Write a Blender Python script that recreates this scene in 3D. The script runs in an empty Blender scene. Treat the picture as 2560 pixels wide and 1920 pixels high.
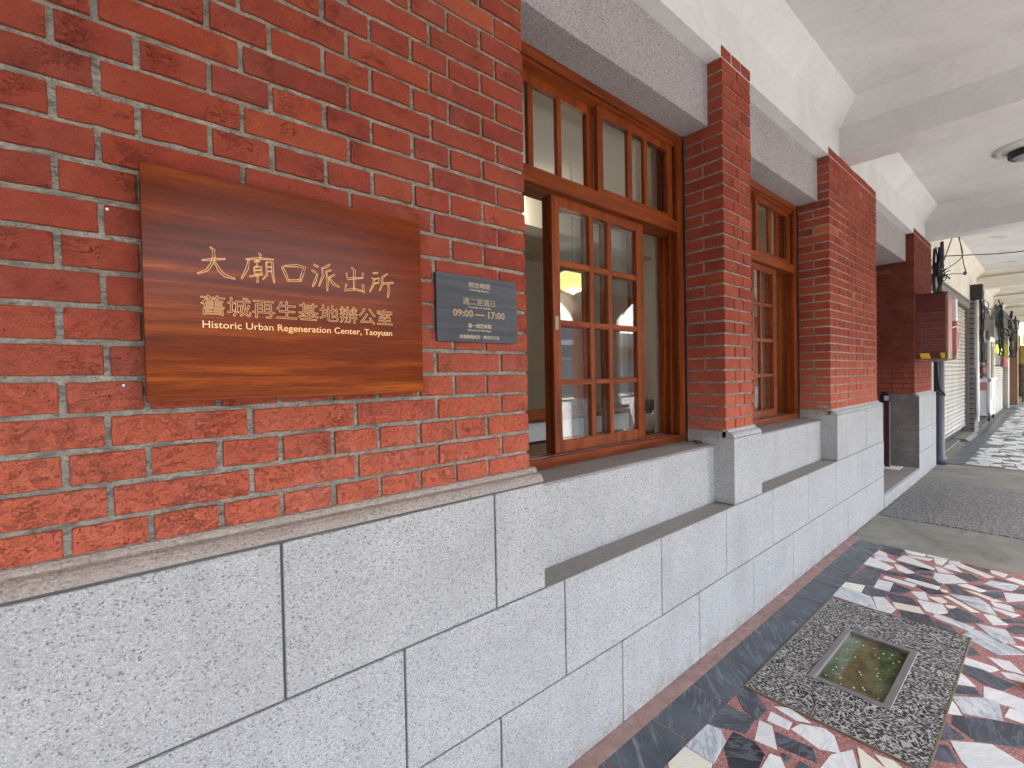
import bpy, bmesh, math, random
from mathutils import Vector, Matrix
R = math.radians
sc = bpy.context.scene
col = sc.collection
rnd = random.Random(7)

# ------------------------------------------------------------------ camera
cd = bpy.data.cameras.new('camera')
cd.sensor_width = 36.0
cd.lens = 16.467
cd.clip_start = 0.02
cd.clip_end = 400
cam = bpy.data.objects.new('camera', cd)
col.objects.link(cam)
right = Vector((0.75891553, -0.65090613, -0.01919458))
up = Vector((0.0258180068, 0.000622995439, 0.999666466))
fwd = Vector((0.65067707, 0.75915797, -0.0172779))
mw = Matrix((right, up, -fwd)).transposed().to_4x4()
mw.translation = Vector((0.0, -1.18, 1.40))
cam.matrix_world = mw
sc.camera = cam

# ------------------------------------------------------------------ world, sun, exposure
SUN_EL, SUN_AZ = 62.0, 150.0      # high over the street: it reaches only the street edge of the arcade
w = bpy.data.worlds.new('World')
sc.world = w
w.use_nodes = True
wn = w.node_tree
bg = wn.nodes['Background']
sky = wn.nodes.new('ShaderNodeTexSky')
sky.sky_type = 'NISHITA'
sky.sun_disc = False
sky.sun_elevation = R(SUN_EL)
sky.sun_rotation = R(SUN_AZ)
sky.dust_density = 5.0
sky.ozone_density = 0.4
sky.air_density = 1.0
wn.links.new(sky.outputs[0], bg.inputs[0])
bg.inputs[1].default_value = 0.15
sd = bpy.data.lights.new('sun', 'SUN')
sd.energy = 2.0
sd.angle = R(0.5)
sd.color = (1.0, 0.95, 0.88)
sun = bpy.data.objects.new('sun', sd)
col.objects.link(sun)
az = R(SUN_AZ)
sdir = Vector((math.sin(az) * math.cos(R(SUN_EL)), math.cos(az) * math.cos(R(SUN_EL)), math.sin(R(SUN_EL))))
sun.rotation_euler = sdir.to_track_quat('Z', 'Y').to_euler()
sc.view_settings.view_transform = 'Standard'
sc.view_settings.look = 'None'
sc.view_settings.gamma = 1.0
sc.view_settings.use_curve_mapping = False
sc.view_settings.exposure = 3.78
sc.render.engine = 'CYCLES'
sc.cycles.max_bounces = 10
sc.cycles.diffuse_bounces = 6
sc.cycles.transparent_max_bounces = 16
sc.cycles.use_denoising = True

# ------------------------------------------------------------------ helpers
def tag(o, label=None, cat=None, group=None, kind=None):
    if label: o['label'] = label
    if cat: o['category'] = cat
    if group: o['group'] = group
    if kind: o['kind'] = kind
    return o

def thing(name, loc, label, cat, group=None):
    o = bpy.data.objects.new(name, None)
    col.objects.link(o)
    o.location = loc
    o.empty_display_size = 0.1
    return tag(o, label, cat, group)

def link(name, me, m=None, parent=None):
    o = bpy.data.objects.new(name, me)
    col.objects.link(o)
    if m is not None and not me.materials: me.materials.append(m)
    if parent is not None:
        o.parent = parent
        p, off = parent, Vector((0, 0, 0))
        while p is not None:
            off += p.location
            p = p.parent
        o.location = -off
    return o

class MB:
    def __init__(s): s.v, s.f, s.mi = [], [], []
    def add(s, vs, fs, mi=0):
        b = len(s.v)
        s.v += [tuple(v) for v in vs]
        s.f += [tuple(i + b for i in f) for f in fs]
        s.mi += [mi] * len(fs)
        return s
    def box(s, a, b, bev=0.0, mi=0):
        x0, y0, z0 = a; x1, y1, z1 = b
        if bev <= 0:
            return s.add([(x0,y0,z0),(x1,y0,z0),(x1,y1,z0),(x0,y1,z0),(x0,y0,z1),(x1,y0,z1),(x1,y1,z1),(x0,y1,z1)],
                         [(0,3,2,1),(4,5,6,7),(0,1,5,4),(1,2,6,5),(2,3,7,6),(3,0,4,7)], mi)
        c = bev
        vs, idx = [], {}
        for i, x in enumerate((x0, x1)):
            for j, y in enumerate((y0, y1)):
                for k, z in enumerate((z0, z1)):
                    dx, dy, dz = (c, -c)[i], (c, -c)[j], (c, -c)[k]
                    idx[i,j,k] = len(vs)
                    vs += [(x, y+dy, z+dz), (x+dx, y, z+dz), (x+dx, y+dy, z)]
        g = lambda i, j, k, a: idx[i,j,k] + a
        fs = [(g(0,0,0,0),g(0,0,1,0),g(0,1,1,0),g(0,1,0,0)), (g(1,0,0,0),g(1,1,0,0),g(1,1,1,0),g(1,0,1,0)),
              (g(0,0,0,1),g(1,0,0,1),g(1,0,1,1),g(0,0,1,1)), (g(0,1,0,1),g(0,1,1,1),g(1,1,1,1),g(1,1,0,1)),
              (g(0,0,0,2),g(0,1,0,2),g(1,1,0,2),g(1,0,0,2)), (g(0,0,1,2),g(1,0,1,2),g(1,1,1,2),g(0,1,1,2))]
        for i in (0, 1):
            for j in (0, 1):
                fs.append((g(i,j,0,0),g(i,j,1,0),g(i,j,1,1),g(i,j,0,1)) if (i+j) % 2 else (g(i,j,0,0),g(i,j,0,1),g(i,j,1,1),g(i,j,1,0)))
                fs.append((g(i,0,j,0),g(i,0,j,2),g(i,1,j,2),g(i,1,j,0)) if (i+j) % 2 == 0 else (g(i,0,j,0),g(i,1,j,0),g(i,1,j,2),g(i,0,j,2)))
                fs.append((g(0,i,j,1),g(1,i,j,1),g(1,i,j,2),g(0,i,j,2)) if (i+j) % 2 else (g(0,i,j,1),g(0,i,j,2),g(1,i,j,2),g(1,i,j,1)))
                for k in (0, 1):
                    t = (g(i,j,k,0), g(i,j,k,1), g(i,j,k,2))
                    fs.append(t if (i+j+k) % 2 else t[::-1])
        return s.add(vs, fs, mi)
    def prism(s, prof, axis, a, b, mi=0):
        # prof: closed 2D outline in the other two axes
        n = len(prof)
        def P(p, t):
            if axis == 'X': return (t, p[0], p[1])
            if axis == 'Y': return (p[0], t, p[1])
            return (p[0], p[1], t)
        vs = [P(p, a) for p in prof] + [P(p, b) for p in prof]
        fs = [tuple(range(n))[::-1], tuple(range(n, 2*n))] + [(i, (i+1) % n, n+(i+1) % n, n+i) for i in range(n)]
        return s.add(vs, fs, mi)
    def lathe(s, c, prof, n=20, mi=0, axis='Z'):
        vs = []
        for r, z in prof:
            for i in range(n):
                a = 2*math.pi*i/n
                if axis == 'Z': vs.append((c[0]+r*math.cos(a), c[1]+r*math.sin(a), c[2]+z))
                elif axis == 'Y': vs.append((c[0]+r*math.cos(a), c[1]+z, c[2]+r*math.sin(a)))
                else: vs.append((c[0]+z, c[1]+r*math.cos(a), c[2]+r*math.sin(a)))
        fs = []
        for k in range(len(prof)-1):
            for i in range(n):
                j = (i+1) % n
                fs.append((k*n+i, k*n+j, (k+1)*n+j, (k+1)*n+i))
        if prof[0][0] > 1e-6: fs.append(tuple(range(n))[::-1])
        if prof[-1][0] > 1e-6: fs.append(tuple(range((len(prof)-1)*n, len(prof)*n)))
        return s.add(vs, fs, mi)
    def tube(s, pts, r, n=6, closed=False, mi=0):
        pts = [Vector(p) for p in pts]
        m = len(pts)
        vs = []
        for i, p in enumerate(pts):
            if closed: t = pts[(i+1) % m] - pts[(i-1) % m]
            else: t = pts[min(i+1, m-1)] - pts[max(i-1, 0)]
            t = t.normalized() if t.length > 1e-9 else Vector((0,0,1))
            u = t.cross(Vector((0,0,1)))
            if u.length < 1e-3: u = t.cross(Vector((0,1,0)))
            u.normalize(); v = t.cross(u)
            for k in range(n):
                a = 2*math.pi*k/n
                vs.append(p + u*math.cos(a)*r + v*math.sin(a)*r)
        fs = []
        for i in range(m if closed else m-1):
            i2 = (i+1) % m
            for k in range(n):
                k2 = (k+1) % n
                fs.append((i*n+k, i*n+k2, i2*n+k2, i2*n+k))
        if not closed:
            fs += [tuple(range(n))[::-1], tuple(range((m-1)*n, m*n))]
        return s.add(vs, fs, mi)
    def mesh(s, name, mats, smooth=False):
        me = bpy.data.meshes.new(name)
        me.from_pydata(s.v, [], s.f)
        for m in (mats if isinstance(mats, (list, tuple)) else [mats]): me.materials.append(m)
        if any(s.mi): me.polygons.foreach_set('material_index', s.mi)
        if smooth: me.polygons.foreach_set('use_smooth', [True]*len(s.f))
        bm = bmesh.new(); bm.from_mesh(me)
        bmesh.ops.recalc_face_normals(bm, faces=bm.faces)
        bm.to_mesh(me); bm.free()
        me.update()
        return me
    def build(s, name, mats, parent=None, smooth=False):
        return link(name, s.mesh(name, mats, smooth), None, parent)

def curve_pts(pts, n=8):
    out = []
    P = [Vector(p) for p in pts]
    for i in range(len(P)-1):
        p0, p1, p2, p3 = P[max(i-1,0)], P[i], P[i+1], P[min(i+2,len(P)-1)]
        for k in range(n):
            t = k/n
            out.append(0.5*((2*p1)+(-p0+p2)*t+(2*p0-5*p1+4*p2-p3)*t*t+(-p0+3*p1-3*p2+p3)*t**3))
    out.append(P[-1])
    return out

# ------------------------------------------------------------------ materials
class NT:
    def __init__(s, name, rough=0.7, spec=0.5, metal=0.0):
        s.m = bpy.data.materials.new(name); s.m.use_nodes = True
        s.t = s.m.node_tree; s.n = s.t.nodes; s.b = s.n['Principled BSDF']
        s.b.inputs['Roughness'].default_value = rough
        s.b.inputs['Metallic'].default_value = metal
        s.b.inputs['Specular IOR Level'].default_value = spec
        s.geo = s.n.new('ShaderNodeNewGeometry').outputs['Position']
    def L(s, a, b): s.t.links.new(a, b)
    def node(s, kind, **kw):
        nd = s.n.new(kind)
        for k, v in kw.items():
            if k in nd.inputs.keys() or k in nd.inputs: 
                s.set(nd.inputs[k], v)
            else: setattr(nd, k, v)
        return nd
    def set(s, inp, v):
        if isinstance(v, bpy.types.NodeSocket): s.L(v, inp)
        else: inp.default_value = v
    def scale(s, v, src=None):
        nd = s.n.new('ShaderNodeVectorMath'); nd.operation = 'MULTIPLY'
        s.L(src or s.geo, nd.inputs[0]); nd.inputs[1].default_value = v
        return nd.outputs[0]
    def noise(s, scale, detail=3, rough=0.55, vec=None, dist=0.0):
        nd = s.n.new('ShaderNodeTexNoise')
        s.L(vec or s.geo, nd.inputs['Vector'])
        nd.inputs['Scale'].default_value = scale; nd.inputs['Detail'].default_value = detail
        nd.inputs['Roughness'].default_value = rough; nd.inputs['Distortion'].default_value = dist
        return nd.outputs['Fac']
    def vor(s, scale, out='Distance', feature='F1', vec=None, rand=1.0):
        nd = s.n.new('ShaderNodeTexVoronoi'); nd.feature = feature
        s.L(vec or s.geo, nd.inputs['Vector']); nd.inputs['Scale'].default_value = scale
        nd.inputs['Randomness'].default_value = rand
        return nd.outputs[out]
    def ramp(s, fac, stops, interp='LINEAR'):
        nd = s.n.new('ShaderNodeValToRGB'); cr = nd.color_ramp; cr.interpolation = interp
        while len(cr.elements) < len(stops): cr.elements.new(0.5)
        for e, (p, c) in zip(cr.elements, stops):
            e.position = p
            e.color = (c, c, c, 1) if isinstance(c, (int, float)) else (*c, 1)
        s.L(fac, nd.inputs[0])
        return nd.outputs[0]
    def mix(s, fac, a, b, mode='MIX'):
        nd = s.n.new('ShaderNodeMix'); nd.data_type = 'RGBA'; nd.blend_type = mode
        s.set(nd.inputs[0], fac)
        for i, v in ((6, a), (7, b)):
            if isinstance(v, bpy.types.NodeSocket): s.L(v, nd.inputs[i])
            else: nd.inputs[i].default_value = (v, v, v, 1) if isinstance(v, (int, float)) else (*v, 1)
        return nd.outputs[2]
    def math(s, op, a, b=None, clamp=False):
        nd = s.n.new('ShaderNodeMath'); nd.operation = op; nd.use_clamp = clamp
        s.set(nd.inputs[0], a)
        if b is not None: s.set(nd.inputs[1], b)
        return nd.outputs[0]
    def sep(s, vec=None):
        nd = s.n.new('ShaderNodeSeparateXYZ'); s.L(vec or s.geo, nd.inputs[0]); return nd.outputs
    def rand(s): return s.n.new('ShaderNodeObjectInfo').outputs['Random']
    def bump(s, h, strength=0.3, dist=0.002):
        nd = s.n.new('ShaderNodeBump'); nd.inputs['Strength'].default_value = strength
        nd.inputs['Distance'].default_value = dist
        s.L(h, nd.inputs['Height']); s.L(nd.outputs[0], s.b.inputs['Normal'])
    def base(s, c):
        s.set(s.b.inputs['Base Color'], c if isinstance(c, bpy.types.NodeSocket) else (*c, 1)); return s.m
    def rough(s, c): s.set(s.b.inputs['Roughness'], c)

def plain(name, c, rough=0.6, metal=0.0, spec=0.5, var=0.12, bump=0.1, ns=12):
    t = NT(name, rough, spec, metal)
    f = t.noise(ns, 4)
    c0 = tuple(x*(1-var) for x in c); c1 = tuple(min(1, x*(1+var)) for x in c)
    t.base(t.ramp(f, [(0.3, c0), (0.7, c1)]))
    if bump: t.bump(t.noise(ns*12, 3), bump, 0.002)
    return t.m

def brick_mat(name, k=1.0, scr=1.0):
    t = NT(name, 0.9, 0.15)
    r = t.rand()
    c = t.ramp(r, [(0.0, (.20*k,.026*k,.018*k)), (0.15, (.26*k,.035*k,.018*k)), (0.5, (.31*k,.042*k,.019*k)), (0.85, (.35*k,.053*k,.021*k)), (0.975, (.39*k,.070*k,.026*k)), (1.0, (.52*k,.18*k,.09*k))])
    n1 = t.noise(9, 4, 0.6)
    c = t.mix(t.ramp(n1, [(0.4, 0.0), (0.75, 0.6)]), c, (.225*k,.029*k,.018*k))
    n2 = t.noise(16, 5, 0.6, dist=0.5)
    c = t.mix(t.ramp(n2, [(0.48, 0.0), (0.72, 0.55)]), c, (.42*k,.085*k,.030*k))
    # pale scratches and lime on the lower courses, where the wall was scrubbed; light low down is painted in too
    z = t.sep()[2]
    low = t.ramp(z, [(0.0, 0.0), (1.0, 1.0)])
    lowm = t.math('MULTIPLY', t.math('SUBTRACT', 1.62, z, clamp=False), 1.8, clamp=True)
    lowm = t.math('ADD', lowm, 0.10, clamp=True)
    sc1 = t.noise(62, 6, 0.82, vec=t.scale((1.0, 1.0, 1.25)), dist=0.5)
    scr1 = t.ramp(sc1, [(0.548, 0.0), (0.572, 1.0), (0.602, 0.0)])
    blotch = t.ramp(t.noise(8, 4), [(0.42, 0.0), (0.58, 1.0)])
    sc2 = t.noise(95, 4, 0.8, vec=t.scale((2.2, 1.0, 0.8)), dist=0.3)
    scr1 = t.math('MAXIMUM', scr1, t.ramp(sc2, [(0.60, 0.0), (0.66, 1.0)]))
    f = t.math('MULTIPLY', t.math('MULTIPLY', scr1, lowm), t.math('MULTIPLY', blotch, 0.85*scr))
    c = t.mix(f, c, (.72,.44,.36))
    veil = t.math('MULTIPLY', t.ramp(t.noise(6, 4, 0.7), [(0.45, 0.0), (0.75, 0.5)]), t.math('ADD', t.math('MULTIPLY', lowm, 0.6), 0.03))
    c = t.mix(t.math('MULTIPLY', lowm, 0.72), c, (.76*k,.178*k,.094*k) if k > .6 else (.42,.085,.05))  # lifts the lower courses: scrubbed brick plus brighter low light put into colour
    c = t.mix(veil, c, (.62,.27,.21))
    dust = t.ramp(t.noise(3.5, 5, 0.65), [(0.3, 0.03), (0.7, 0.16)])
    c = t.mix(dust, c, (.34,.22,.17))
    pit = t.vor(75)
    pm = t.ramp(pit, [(0.07, 1.0), (0.13, 0.0)])
    pm = t.math('MULTIPLY', pm, t.ramp(t.noise(30, 2), [(0.55, 0.0), (0.6, 1.0)]))
    c = t.mix(pm, c, (.05,.02,.015))
    # sandy texture
    c = t.mix(t.ramp(t.noise(420, 2, 0.7), [(0.35, 0.32), (0.55, 0.0)]), c, (.14*k,.022*k,.014*k))
    crk = t.noise(26, 6, 0.75, vec=t.scale((1.0, 1.0, 1.8)), dist=0.35)
    crm = t.math('MULTIPLY', t.ramp(crk, [(0.485, 0.0), (0.5, 1.0), (0.515, 0.0)]), t.ramp(t.noise(11, 3), [(0.52, 0.0), (0.64, 0.55)]))
    c = t.mix(crm, c, (.07*k,.018*k,.014*k))
    t.base(c)
    h = t.math('ADD', t.math('MULTIPLY', t.noise(45, 6, 0.7, dist=0.6), 1.0), t.math('MULTIPLY', pm, -0.6))
    h = t.math('ADD', h, t.math('MULTIPLY', scr1, t.math('MULTIPLY', lowm, 0.25)))
    h = t.math('ADD', h, t.math('MULTIPLY', t.noise(300, 3, 0.7), 0.22))
    h = t.math('ADD', h, t.math('MULTIPLY', crm, -0.5))
    t.bump(h, 1.0, 0.008)
    return t.m

def mortar_mat(name, c=(.285,.275,.225)):
    t = NT(name, 0.95, 0.2)
    n = t.noise(30, 5, 0.65)
    cc = t.ramp(n, [(0.3, tuple(x*0.62 for x in c)), (0.55, c), (0.8, tuple(x*1.5 for x in c))])
    cc = t.mix(t.ramp(t.noise(140, 3, 0.7), [(0.35, 0.6), (0.5, 0.0)]), cc, tuple(x*0.35 for x in c))
    cc = t.mix(t.ramp(t.noise(38, 6, 0.75, vec=t.scale((0.5, 1, 1.6)), dist=1.5), [(0.5, 0.0), (0.6, 0.75)]), cc, tuple(x*0.30 for x in c))
    t.base(cc)
    t.bump(t.math('ADD', t.noise(60, 5, 0.7), t.math('MULTIPLY', t.noise(260, 3), 0.5)), 0.7, 0.005)
    return t.m

def stone_mat(name, light=(.46,.472,.455), dark=(.085,.09,.09), tint=None, tf=0.0, sc_=285, amount=0.13, bump=0.6):
    t = NT(name, 0.75, 0.35)
    wv = t.noise(90, 2)
    cellc = t.vor(sc_, out='Color')
    v = t.sep(cellc)
    mid = tuple(x*0.80 for x in light)
    hi = tuple(min(0.92, x*1.25) for x in light)
    c = t.ramp(v[0], [(0.0, dark), (amount*0.55, tuple((a+b)/2 for a, b in zip(dark, mid))), (amount, mid), (0.62, light), (1.0, hi)])
    # joints of cement between the chippings
    d = t.vor(sc_, out='Distance')
    c = t.mix(t.ramp(d, [(0.42, 0.0), (0.75, 0.6)]), c, tuple(x*0.68 for x in light))
    big = t.noise(3.2, 5, 0.65)
    c = t.mix(t.ramp(big, [(0.42, 0.0), (0.75, 0.30)]), c, tuple(x*0.45 for x in light))
    # rain and mop water have left faint runs, and each block was cast a little differently
    run = t.noise(7, 4, 0.6, vec=t.scale((1.0, 1.0, 0.12)))
    c = t.mix(t.ramp(run, [(0.5, 0.0), (0.72, 0.22)]), c, tuple(x*0.5 for x in light))
    c = t.mix(t.math('MULTIPLY', t.rand(), 0.16), c, tuple(x*0.62 for x in light))
    z = t.sep()[2]
    foot = t.math('MULTIPLY', t.math('SUBTRACT', 0.09, z), 11.0, clamp=True)
    c = t.mix(t.math('MULTIPLY', foot, t.ramp(t.noise(16, 6, 0.75), [(0.45, 0.0), (0.55, 0.6)])), c, (.25,.215,.16))
    if tint:
        c = t.mix(t.math('MULTIPLY', t.ramp(t.noise(5, 5, 0.7), [(0.25, 0.45), (0.6, 1.0)]), tf), c, tint)
    t.base(c)
    t.bump(t.math('SUBTRACT', 1.0, d), bump, 0.003)
    return t.m

def wood_mat(name, c_dark, c_mid, c_light, axis='X', rough=0.45, freq=60, coat=0.0, contrast=1.0, seed=0.0, lean=None):
    t = NT(name, rough, 0.13)
    s = {'X': (0.06, 1, 1), 'Y': (1, 0.06, 1), 'Z': (1, 1, 0.06)}[axis]
    v = t.n.new('ShaderNodeVectorMath'); v.operation = 'MULTIPLY'
    t.L(t.geo, v.inputs[0]); v.inputs[1].default_value = s
    v2 = t.n.new('ShaderNodeVectorMath'); v2.operation = 'ADD'
    t.L(v.outputs[0], v2.inputs[0]); v2.inputs[1].default_value = (seed, seed*1.7, seed*0.3)
    n = t.noise(freq, 6, 0.62, vec=v2.outputs[0], dist=0.4)
    n2 = t.noise(freq*0.28, 3, 0.5, vec=v2.outputs[0], dist=0.8)
    m = t.math('ADD', t.math('MULTIPLY', n, 0.55), t.math('MULTIPLY', n2, 0.45))
    if lean: m = t.math('ADD', m, t.math('MULTIPLY', t.math('SUBTRACT', lean[0], t.sep()[2]), lean[1]))
    a = 0.5-0.16/contrast; b = 0.5+0.16/contrast
    c = t.ramp(m, [(a, c_dark), (0.5, c_mid), (b, c_light)])
    fine = t.noise(freq*6, 2, 0.5, vec=v2.outputs[0])
    c = t.mix(t.ramp(fine, [(0.35, 0.35), (0.5, 0.0)]), c, c_dark)
    t.base(c)
    if coat:
        t.b.inputs['Coat Weight'].default_value = coat
        t.b.inputs['Coat Roughness'].default_value = 0.28
    t.bump(fine, 0.12, 0.001)
    return t.m

M = {}
M['brick'] = brick_mat('brick_fired_red', 0.84)
M['brick_shaded'] = brick_mat('brick_shaded_red', 0.46, 0.4)  # darker brick copy, the shade by the doorway put into its colour
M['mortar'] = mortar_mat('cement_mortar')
M['mortar_shaded'] = mortar_mat('shaded_mortar', (.105,.075,.06))  # mortar darkened to match, shade painted into the joints
M['mortar_pale'] = mortar_mat('repointed_mortar', (.36,.33,.27))
M['stone'] = stone_mat('washed_granite_chippings')
M['stone_rim'] = stone_mat('weathered_moulding', (.47,.44,.40), (.14,.13,.12), (.27,.215,.165), 0.62, 210, 0.2, 0.8)
M['stone_ledge'] = stone_mat('dusty_ledge', (.37,.355,.34), (.1,.1,.1), (.21,.19,.165), 0.55, 260, 0.3)
M['stone_lintel'] = stone_mat('grey_washed_lintel', (.40,.385,.39), (.10,.095,.10), None, 0, 250, 0.26)
M['groove'] = plain('joint_grey', (.10,.10,.10), 0.95)
def plaster_mat(name, c, dirt):
    t = NT(name, 0.88, 0.2)
    cc = t.ramp(t.noise(1.3, 6, 0.62, dist=0.5), [(0.3, tuple(x*.86 for x in c)), (0.6, c)])
    cc = t.mix(t.ramp(t.noise(7, 6, 0.75, dist=1.0), [(0.60, 0.0), (0.70, 0.35)]), cc, dirt)
    ln = t.noise(2.6, 7, 0.7, dist=2.5)
    cc = t.mix(t.ramp(ln, [(0.494, 0.0), (0.5, 0.5), (0.506, 0.0)]), cc, tuple(x*.6 for x in dirt))
    t.base(cc); t.bump(t.noise(90, 5, 0.7), 0.3, 0.003); return t.m
M['plaster'] = plaster_mat('white_painted_plaster', (.62,.64,.645), (.47,.45,.41))
M['plaster_cream'] = plain('cream_interior_plaster', (.64,.60,.52), 0.85, var=0.04, bump=0.1, ns=4)
M['plaster_far'] = plaster_mat('ivory_painted_plaster', (.74,.71,.62), (.50,.45,.34))
M['wood'] = wood_mat('orange_brown_teak', (.085,.017,.005), (.185,.041,.010), (.27,.070,.016), 'X', 0.36, 55, 0.0)
M['wood_v'] = wood_mat('orange_brown_teak_upright', (.085,.017,.005), (.185,.041,.010), (.27,.070,.016), 'Z', 0.36, 55, 0.0, seed=3.1)
M['wood_in'] = wood_mat('brown_teak_inner', (.06,.014,.006), (.12,.031,.010), (.17,.05,.016), 'Z', 0.5, 55, 0.1, seed=5.0)
M['plaque'] = wood_mat('varnished_walnut_board', (.065,.011,.004), (.150,.028,.005), (.38,.092,.011), 'X', 0.22, 46, 0.0, 0.75, seed=1.4, lean=(1.54, 0.20))
M['sign'] = wood_mat('dark_grey_stained_board', (.040,.045,.052), (.062,.068,.078), (.088,.094,.102), 'X', 0.45, 70, 0.1)
M['gold'] = plain('gilt_engraving', (.95,.58,.26), 0.45, var=0.1, bump=0)
M['gold_pale'] = plain('pale_gilt_print', (.90,.60,.25), 0.45, var=0.08, bump=0)
M['gold_dim'] = plain('dull_brass_print', (.62,.51,.33), 0.5, var=0.1, bump=0)
M['black'] = plain('black_plastic', (.012,.012,.013), 0.45)
M['darkgrey'] = plain('dark_grey_pvc', (.075,.08,.095), 0.5)
M['steel'] = plain('brushed_steel', (.30,.29,.29), 0.42, metal=0.7, var=0.08)
M['alu'] = plain('bright_steel', (.62,.62,.62), 0.3, metal=0.9, var=0.05)
M['white'] = plain('white_enamel', (.78,.78,.76), 0.4, var=0.04)
M['leaf'] = plain('dark_green_leaf', (.025,.06,.022), 0.45, var=0.4, ns=40)
M['yellow'] = plain('yellow_enamel', (.75,.52,.03), 0.5, var=0.06)
M['maroon'] = plain('maroon_paint', (.10,.018,.016), 0.5, var=0.1)
M['red'] = plain('red_cloth', (.62,.05,.03), 0.8, var=0.1)
M['pink'] = plain('pink_cloth', (.55,.18,.26), 0.8, var=0.1)
M['pinkpaint'] = plain('dusty_pink_paint', (.50,.22,.20), 0.7, var=0.15)
M['frame_olive'] = plain('olive_brown_metal', (.22,.17,.10), 0.55, var=0.12)
M['brown'] = plain('brown_fabric', (.17,.11,.06), 0.9, var=0.5, ns=18)
M['green'] = plain('faded_green_awning', (.07,.09,.08), 0.7, var=0.15)
M['asphalt'] = plain('asphalt', (.055,.055,.055), 0.9, var=0.25, bump=0.6, ns=30)
M['paving'] = plain('pale_granite_setts', (.15,.147,.14), 0.85, var=0.15, ns=3)
M['jamb'] = plain('grey_metal_jamb', (.16,.15,.145), 0.5, var=0.1)
M['bluespot'] = plain('pale_blue_paint', (.42,.75,.80), .6)
SP = [(0.004, 1.732), (0.019, 1.396)]
M['blue'] = plain('blue_violet_patch', (.16,.15,.33), 0.8, var=0.1)

t = NT('shutter_paint', 0.5)
c = t.ramp(t.noise(3, 5, 0.7, vec=t.scale((1, 1, 0.5))), [(0.35, (.30,.28,.235)), (0.65, (.46,.435,.37))])
t.base(c); t.bump(t.noise(30, 3), 0.1, 0.002); M['shutter'] = t.m

t = NT('worn_concrete', 0.82, 0.3)
c = t.ramp(t.noise(2.2, 6, 0.68, dist=0.6), [(0.3, (.15,.147,.122)), (0.55, (.225,.22,.185)), (0.78, (.31,.305,.26))])
c = t.mix(t.ramp(t.noise(9, 5, 0.7, vec=t.scale((0.4, 1.3, 1))), [(0.55, 0.0), (0.72, 0.55)]), c, (.085,.08,.065))
c = t.mix(t.ramp(t.noise(160, 3, 0.7), [(0.35, 0.3), (0.55, 0.0)]), c, (.09,.085,.075))
t.base(c); t.bump(t.noise(70, 5, 0.7), 0.35, 0.003); M['concrete'] = t.m

def marble(name, base_, vein, dens, rough=0.32, spec=0.4):
    t = NT(name, rough, spec)
    r = t.rand()
    vr = t.n.new('ShaderNodeVectorRotate'); vr.rotation_type = 'Z_AXIS'
    t.L(t.geo, vr.inputs['Vector']); t.L(t.math('MULTIPLY', r, 6.283), vr.inputs['Angle'])
    vec = t.scale((1.0, 0.22, 1.0), vr.outputs[0])
    n = t.noise(16, 6, 0.62, vec=vec, dist=1.2)
    line = t.ramp(n, [(0.46, 0.0), (0.495, 1.0), (0.52, 0.25), (0.56, 0.0)])
    soft = t.ramp(t.noise(10, 4, 0.6, vec=vec), [(0.4, 0.0), (0.75, 0.55)])
    tone = t.mix(r, base_, tuple(x*0.86 for x in base_))
    c = t.mix(t.math('MULTIPLY', soft, dens), tone, vein)
    c = t.mix(t.math('MULTIPLY', line, dens), c, vein)
    if dens < 0.5 or base_[0] < 0.2:
        pass
    t.base(c)
    t.rough(t.ramp(t.noise(12, 4), [(0.3, rough*0.8), (0.7, rough*1.4)]))
    return t.m
M['m_white'] = marble('white_marble', (.74,.75,.71), (.38,.42,.44), 0.5)
M['m_grey'] = marble('grey_veined_marble', (.66,.69,.69), (.20,.25,.28), 0.9)
M['m_cream'] = marble('cream_marble', (.76,.74,.63), (.56,.50,.37), 0.5)
M['m_dark'] = marble('slate_blue_marble', (.048,.056,.070), (.24,.27,.31), 0.42)
M['m_black'] = marble('black_marble', (.016,.018,.022), (.22,.24,.27), 0.5)
t = NT('slate_border_tile', 0.38, 0.4)
c = t.ramp(t.noise(5, 5, 0.65), [(0.3, (.042,.052,.064)), (0.7, (.095,.112,.128))])
vr = t.n.new('ShaderNodeVectorRotate'); vr.rotation_type = 'Z_AXIS'; t.L(t.geo, vr.inputs['Vector']); t.L(t.math('MULTIPLY', t.rand(), 1.2), vr.inputs['Angle'])
c = t.mix(t.ramp(t.noise(40, 5, 0.7, vec=t.scale((1, .12, 1), vr.outputs[0]), dist=0.8), [(0.52, 0.0), (0.66, 0.6)]), c, (.26,.29,.32))
t.base(c); t.rough(t.ramp(t.noise(9, 4), [(0.3, .3), (0.7, .5)])); M['border'] = t.m

t = NT('red_cement_terrazzo', 0.6, 0.4)
c = t.ramp(t.noise(12, 4, 0.6), [(0.3, (.27,.105,.095)), (0.7, (.38,.165,.145))])
c = t.mix(t.ramp(t.sep(t.vor(260, out='Color'))[0], [(0.78, 0.0), (0.86, 0.6)]), c, (.55,.40,.36))
c = t.mix(t.ramp(t.sep(t.vor(240, out='Color'))[1], [(0.86, 0.0), (0.9, 0.7)]), c, (.06,.03,.03))
t.base(c); t.bump(t.noise(200, 3), 0.15, 0.001); M['redcement'] = t.m

t = NT('grey_cement_bed', 0.7); c = t.ramp(t.noise(12, 4), [(0.3, (.13,.12,.115)), (0.7, (.22,.205,.19))]); t.base(c); M['greycement'] = t.m
t = NT('dusty_red_cement', 0.8, 0.3)
c = t.ramp(t.noise(14, 6, 0.75), [(0.3, (.20,.13,.11)), (0.55, (.31,.205,.18)), (0.75, (.40,.33,.29))])
t.base(c); t.bump(t.noise(200, 3), 0.25, 0.002); M['reddust'] = t.m

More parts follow.
